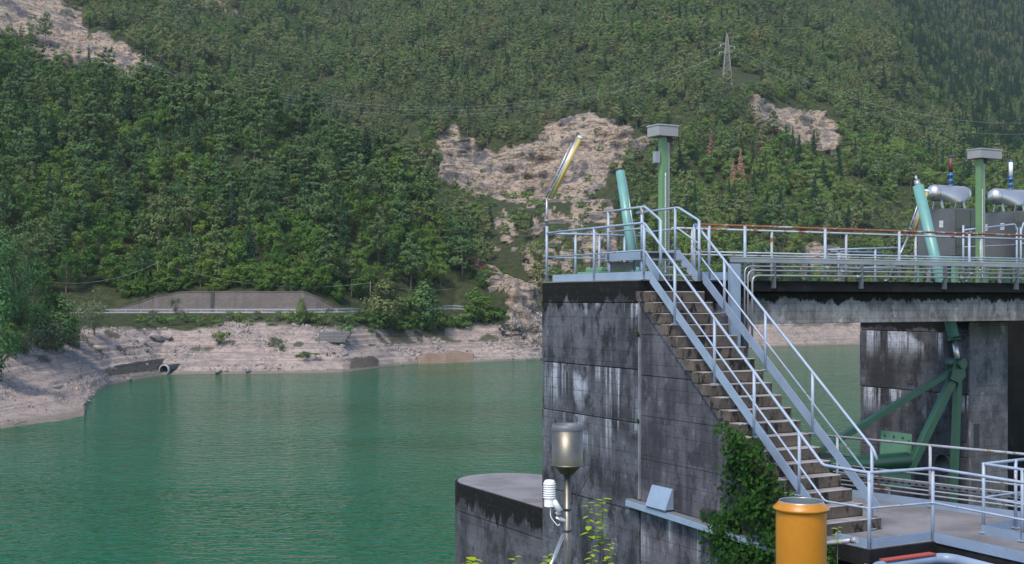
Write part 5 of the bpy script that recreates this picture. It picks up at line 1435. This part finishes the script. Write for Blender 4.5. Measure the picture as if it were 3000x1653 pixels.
for v in (-2.6, -4.6, -6.6): MB().bar(L(fu(v) + 0.14, v, -4.0), L(fu(v) + 0.14, v, -3.66), 0.06, 0.06, VV).build('bracket', M['tray'], o)
railing('opening_railing', 'railing round the floor opening at the right edge of the lower platform', L(2.62, -5.6, -4), [(L(2.62, -5.62, -4.0), L(2.62, -5.62, -2.88)), (L(2.60, -6.35, -4.0), L(2.60, -6.35, -2.88)), (L(3.4, -5.58, -4), L(3.4, -5.58, -2.88))],
        [[L(4.4, -5.5, -2.9), L(2.62, -5.62, -2.9), L(2.55, -8.5, -2.9)]], [[L(4.4, -5.5, -3.42), L(2.62, -5.62, -3.42), L(2.55, -8.5, -3.42)]], [(L(2.6, -5.6, -3.92), L(2.53, -8.5, -3.92)), (L(2.64, -5.58, -3.92), L(4.4, -5.46, -3.92))])
# things below the platform edge
o = empty('service_frame', L(0.6, -6.5, -4.4), 'rounded grey frame with a red top strip below the platform edge', 'frame')
MB().tube(rounded([L(-0.12, -7.6, -4.17), L(-0.12, -5.96, -4.17), L(1.42, -5.96, -4.17), L(1.30, -7.6, -4.17)], 0.3, 8), 0.085, 12).build('rim_tube', M['plate'], o)
MB().lbox(0.14, 1.14, -6.04, -5.90, -4.088, -4.07).build('red_strip', M['redsheet'], o)
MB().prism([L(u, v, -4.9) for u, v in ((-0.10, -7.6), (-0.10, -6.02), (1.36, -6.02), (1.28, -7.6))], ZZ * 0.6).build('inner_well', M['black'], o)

# steel ledge on the wall with its hood
o = empty('steel_ledge', L(-0.05, -2, -4.2), 'pale blue steel ledge running down along the stair wall', 'ledge')
MB().hexa([L(-0.12, -4.6, -4.36), L(0.04, -4.6, -4.36), L(0.04, 0.25, -4.20), L(-0.12, 0.25, -4.20), L(-0.12, -4.6, -4.27), L(0.04, -4.6, -4.27), L(0.04, 0.25, -4.09), L(-0.12, 0.25, -4.09)]).build('channel', M['plate'], o, 0.006)
MB().hexa([L(-0.10, -4.6, -4.262), L(0.04, -4.6, -4.262), L(0.04, 0.25, -4.082), L(-0.10, 0.25, -4.082), L(-0.10, -4.6, -4.25), L(0.04, -4.6, -4.25), L(0.04, 0.25, -4.07), L(-0.10, 0.25, -4.07)]).build('top_flange', M['galv'], o)
o = empty('sheet_hood', L(-0.03, -0.8, -4.1), 'grey sheet metal hood sitting on the steel ledge', 'hood')
MB().prism([L(-0.16, -0.45, -4.09), L(0.03, -0.45, -4.09), L(0.03, -0.45, -3.72), L(-0.01, -0.45, -3.72)], -VV * 0.62).build('cover', M['plate'], o, 0.006)
o = empty('stub_pipe', L(-0.2, -5.5, -4.0), 'short pale pipe pointing at the corner post of the lower platform', 'pipe')
MB().tube([L(-0.2, -4.7, -4.06), L(-0.2, -5.75, -3.80)], 0.035, 12).build('tube', M['conduit'], o)
MB().tube([L(-0.2, -5.70, -3.812), L(-0.2, -5.80, -3.787)], 0.043, 12).build('end_collar', M['conduit'], o)

# ------------------------------------------------------------------ ivy on the stair wall
rgi = np.random.default_rng(5)
iv = empty('ivy_plant', L(0, -4.0, -6.5), 'thick green ivy climbing the wall at the foot of the staircase', 'ivy')
lb = LB(); stems = MB()
def ivy_leaf(v, z, out): 
    p = L(0.02 - out, v, z); n = (-UU * rgi.uniform(0.5, 1) + VV * rgi.normal() * 0.45 + ZZ * (0.35 + 0.3 * rgi.normal()))
    lb.add(tuple(p), rgi.choice([0.018, 0.026, 0.035, 0.048, 0.06]) * rgi.uniform(0.8, 1.15), tuple(n))
ivv, ivz = rgi.uniform(-5.3, -1.4, 26000), rgi.uniform(-6.6, -2.35, 26000)
ivg = fbm(ivv * 2.2, ivz * 2.2, None, 3, 3)
for k in range(26000):
    v, z = ivv[k], ivz[k]
    top = -0.55 + (v + 0.35) * SL * 1.0                         # follows the stair
    core = (v < -2.55 - 0.3 * rgi.normal() * 0.6 and z > -4.9)
    if v < -4.55 and z > -3.45: continue
    if z > min(-2.42 + 0.06 * rgi.normal(), top + 0.55): continue
    dens = 1.0 if core else (0.75 if z < -4.0 and v < -2.2 else (0.3 if v < -1.9 else 0.0))
    if z > -3.9 and v > -2.6: dens = 0.0
    if z > -3.4 and v > -2.75 - 0.1 * rgi.uniform(): dens = 0
    g = ivg[k]
    if rgi.uniform() > dens * (0.75 + 0.6 * g): continue
    ivy_leaf(v, z, (0.05 + 0.20 * rgi.uniform() ** 1.5 * (1 + g)) * (1.3 if core else 0.7))
me = lb.mesh('foliage', M['ivy'], rgi, 0.2)
fo = bpy.data.objects.new('foliage', me); COL.objects.link(fo); fo.parent = iv; fo['kind'] = 'stuff'
me.transform(Matrix.Translation(-Vector(iv.location)))
for k in range(9):
    v = -3.1 - 0.2 * k; stems.tube([L(0.02, v, -6.6), L(-0.02, v + 0.1, -5.2), L(0.0, v + 0.3, -4.0), L(-0.01, v + 0.1, -3.1 - 0.12 * k)], 0.012, 5)
stems.build('stem', M['barkg'], iv)

# ------------------------------------------------------------------ near ground, orange pipe, weather station, saplings
gx = np.linspace(-6, 9, 46); gy = np.linspace(0.5, 17.0, 50)
XX, YY = np.meshgrid(gx, gy)
zz = CAM_Z - 1.75 - 0.095 * YY - np.clip(YY - 8.5, 0, 99) * 0.22 - np.clip(YY - 13, 0, 99) * 0.9 - np.clip(-XX - 0.5 - 0.0 * YY, 0, 9) * 0.75 + 0.08 * fbm(XX, YY, None, 4, 4)
zz = np.minimum(zz, CAM_Z - 0.236 * YY - 0.10)
gv = np.stack([XX, YY, zz], -1).reshape(-1, 3); nx = len(gx)
gm = bpy.data.meshes.new('near_ground')
gm.from_pydata(gv.tolist(), [], [(r * nx + c, r * nx + c + 1, (r + 1) * nx + c + 1, (r + 1) * nx + c) for r in range(len(gy) - 1) for c in range(nx - 1)])
gm.materials.append(M['soil']); gm.polygons.foreach_set('use_smooth', [True] * len(gm.polygons))
go_ = bpy.data.objects.new('near_ground', gm); COL.objects.link(go_); go_['kind'] = 'structure'
def ground_z(x, y):
    return zz[int(np.argmin(abs(gy - y))), int(np.argmin(abs(gx - x)))]

Zo = 10.6
c = W(2347, 1480, Zo); rp = 73 / FPX * Zo
gz = ground_z(c.x, c.y) - 0.1
o = empty('orange_pipe', Vector((c.x, c.y, gz)), 'upright orange steel pipe with flanged open top in front of the stair', 'pipe')
hz = c.z - gz
MB().lathe((c.x, c.y, gz), [(rp, 0), (rp, hz - 0.055), (rp * 1.0, hz - 0.04)], 48).build('barrel', M['orange'], o)
MB().lathe((c.x, c.y, gz), [(rp, hz - 0.05), (rp * 1.12, hz - 0.03), (rp * 1.12, hz - 0.018), (rp * 0.95, hz + 0.012), (rp * 0.90, hz + 0.03), (rp * 0.88, hz + 0.034)], 48).build('flange', M['orange'], o)
MB().lathe((c.x, c.y, gz), [(rp * 0.86, hz + 0.036), (rp * 0.85, hz - 0.02), (rp * 0.85, hz - 0.5), (0, hz - 0.5)], 48).build('lining', M['inside'], o)
MB().lathe((c.x, c.y, gz), [(rp * 0.885, hz + 0.033), (rp * 0.87, hz + 0.042), (rp * 0.855, hz + 0.034)], 48).build('rim', M['galv'], o)

Zw = 9.0
k_ = Zw / FPX
top = W(1662, 1240, Zw); gz = ground_z(top.x, top.y) - 0.1
ws = empty('weather_station', Vector((top.x, top.y, gz)), 'rain gauge bucket on a pole with a white sensor arm', 'weather station')
rb = 45.5 * k_
yb = lambda py: W(1662, py, Zw).z
can = MB().lathe((top.x, top.y, 0), [(rb, yb(1362)), (rb, yb(1258)), (rb * 0.985, yb(1258)), (rb * 0.985, yb(1362))], 40).build('gauge_bucket', M['gauge_steel'], ws)
MB().lathe((top.x, top.y, 0), [(rb * 1.01, yb(1260)), (rb * 1.02, yb(1252)), (rb * 0.97, yb(1243)), (rb * 0.93, yb(1243)), (rb * 0.90, yb(1256)), (0.02, yb(1300))], 40).build('rim', M['clamp'], can)
MB().lathe((top.x, top.y, 0), [(0, yb(1360)), (rb * 1.05, yb(1360)), (rb * 1.05, yb(1364)), (rb * 0.95, yb(1366)), (rb * 0.85, yb(1366)), (0.05, yb(1388)), (0.03, yb(1392))], 40).build('base_cone', M['gauge_steel'], ws)
MB().tube([Vector((top.x, top.y, gz)), Vector((top.x, top.y, yb(1385)))], 10.5 * k_, 16).build('pole', M['gauge_steel'], ws)
for py in (1492, 1555): MB().lathe((top.x, top.y, yb(py)), [(10.6 * k_, -0.008), (13 * k_, -0.006), (13 * k_, 0.006), (10.6 * k_, 0.008)], 16).build('pole_clip', M['black'], ws)
MB().tube([W(1650, 1568, Zw - 0.05), W(1600, 1690, Zw - 0.35)], 6 * k_, 8).build('stay_rod', M['galv'], ws)
sh = W(1610, 1435, Zw - 0.05)
m = MB()
for j in range(7): m.lathe(sh + ZZ * (0.048 - j * 0.0165), [(0.0, 0.004), (18 * k_, 0.0), (19.5 * k_, -0.005), (16 * k_, -0.008), (0, -0.008)], 20)
shd = m.build('radiation_shield', M['white'], ws)
MB().lathe(sh, [(16 * k_, -0.12), (16 * k_, 0.05), (17 * k_, 0.056), (13 * k_, 0.07), (0, 0.075)], 20).build('shield_core', M['white'], shd)
MB().tube(rounded([sh - ZZ * 0.06, W(1622, 1468, Zw - 0.06), W(1640, 1498, Zw - 0.06)], 0.02), 0.024, 10).build('sensor_arm', M['white'], ws)
MB().tube([W(1610, 1462, Zw - 0.06), W(1611, 1488, Zw - 0.06)], 0.009, 8).build('sensor_tip', M['yellow'], ws)
MB().tube([W(1631, 1498, Zw - 0.05), W(1640, 1512, Zw - 0.05)], 0.02, 10).build('arm_clamp', M['galv'], ws)
MB().tube([W(1632, 1515, Zw - 0.05), W(1662, 1530, Zw)], 0.014, 10).build('arm_stub', M['white'], ws)
MB().tube(rounded([W(1614, 1470, Zw - .06), W(1612, 1515, Zw - .06), W(1634, 1541, Zw - 0.05), W(1640, 1536, Zw - 0.03)], 0.03), 0.004, 6).build('white_cable', M['white'], ws)
MB().tube(rounded([W(1718, 1372, Zw), W(1722, 1400, Zw), W(1700, 1440, Zw), W(1676, 1470, Zw), W(1668, 1490, Zw)], 0.06), 0.004, 6).build('black_cable', M['black'], ws)

def leaf_part(p, d, up, size, parent, k):
    d = Vector(d).normalized(); s = d.cross(Vector(up)).normalized(); n = s.cross(d)
    prof_ = [(0, 0), (0.25, 0.32), (0.55, 0.36), (0.82, 0.2), (1.0, 0)]
    vs, fs = [], []
    for (t, w) in prof_:
        b = p + d * (t * size) - n * (0.18 * size * t * t)
        vs += [b + s * (w * size) + n * 0.12 * size * w, b, b - s * (w * size) + n * 0.12 * size * w]
    for i in range(len(prof_) - 1): fs += [(3 * i, 3 * i + 1, 3 * i + 4, 3 * i + 3), (3 * i + 1, 3 * i + 2, 3 * i + 5, 3 * i + 4)]
    m = MB(); m.add(vs, fs, True); return m.build('leaf', M['sapling'], parent)
def sapling(px, Z, py_top, label, n, lean=0.0, spread=0.06, size=0.06, py_lo=1660):
    t_ = W(px, py_top, Z); gz = ground_z(t_.x, t_.y) - 0.05
    b = Vector((t_.x - lean, t_.y, gz)); o = empty('sapling', b, label, 'sapling', 'yellow-green saplings at the bottom edge')
    mid = b.lerp(t_, 0.5) + Vector((0.02, 0, 0))
    MB().tube([b, mid, t_], 0.007, 5, False, True, 0.002).build('stem', M['barkg'], o)
    z_lo = W(px, py_lo, Z).z
    for k in range(n):
        f = k / max(1, n - 1)
        z = t_.z - (t_.z - z_lo) * f
        q = b.lerp(t_, (z - b.z) / (t_.z - b.z))
        a = k * 2.4 + random.uniform(-0.4, 0.4)
        leaf_part(q, (math.cos(a), math.sin(a) * 0.8, random.uniform(-0.25, 0.35)), ZZ, size * random.uniform(0.75, 1.25), o, k)
sapling(1765, 8.6, 1462, 'tallest yellow-green sapling right of the rain gauge pole', 26, 0.05, size=0.058, py_lo=1600)
sapling(1722, 8.4, 1474, 'slender sapling close on the right of the gauge pole', 12, -0.06, size=0.055, py_lo=1580)
sapling(1790, 8.2, 1592, 'low sapling at the bottom right of the tallest one', 14, 0.03, size=0.05, py_lo=1665)
sapling(1735, 8.0, 1612, 'low leafy shoot at the bottom between gauge pole and tall sapling', 10, 0.0, size=0.05, py_lo=1665)
sapling(1508, 7.6, 1632, 'tiny shoot at the bottom edge before the round block', 5, 0.0, size=0.045, py_lo=1668)
sapling(1390, 7.4, 1640, 'leafy shoot at the bottom edge left of the round block', 9, 0.0, size=0.07, py_lo=1672)
sapling(1365, 7.5, 1644, 'leftmost leafy shoot at the bottom edge over the water', 7, 0.0, size=0.06, py_lo=1672)
sapling(1605, 7.8, 1628, 'leafy shoot at the bottom edge beside the gauge stay rod', 8, 0.0, size=0.05, py_lo=1668)
sapling(2455, 10.0, 1545, 'thin green shoot beside the orange pipe', 9, 0.06, size=0.06, py_lo=1590)
rk = bpy.data.objects.new('boulder', RM[2]); COL.objects.link(rk); p = W(1730, 1672, 8.3); rk.location = p; rk.scale = (0.1, 0.1, 0.07)
tag(rk, 'pale rock tip at the bottom edge under the saplings', 'boulder')

# ------------------------------------------------------------------ air
hz_ = MB()
X0, X1, Y0, Y1, Z0, Z1 = -900, 2100, -70, 2300, -12, 820
hz_.hexa([(X0, Y0, Z0), (X1, Y0, Z0), (X1, Y1, Z0), (X0, Y1, Z0), (X0, Y0, Z1), (X1, Y0, Z1), (X1, Y1, Z1), (X0, Y1, Z1)])
t = NT('haze_air'); t.t.nodes.remove(t.b)
pv = t.n('ShaderNodeVolumePrincipled', {'Color': (0.72, 0.85, 1.0), 'Density': 0.00005, 'Anisotropy': 0.2})
t.t.links.new(pv.outputs[0], t.out.inputs['Volume'])
hz_o = hz_.build('haze', t.m); hz_o['kind'] = 'stuff'
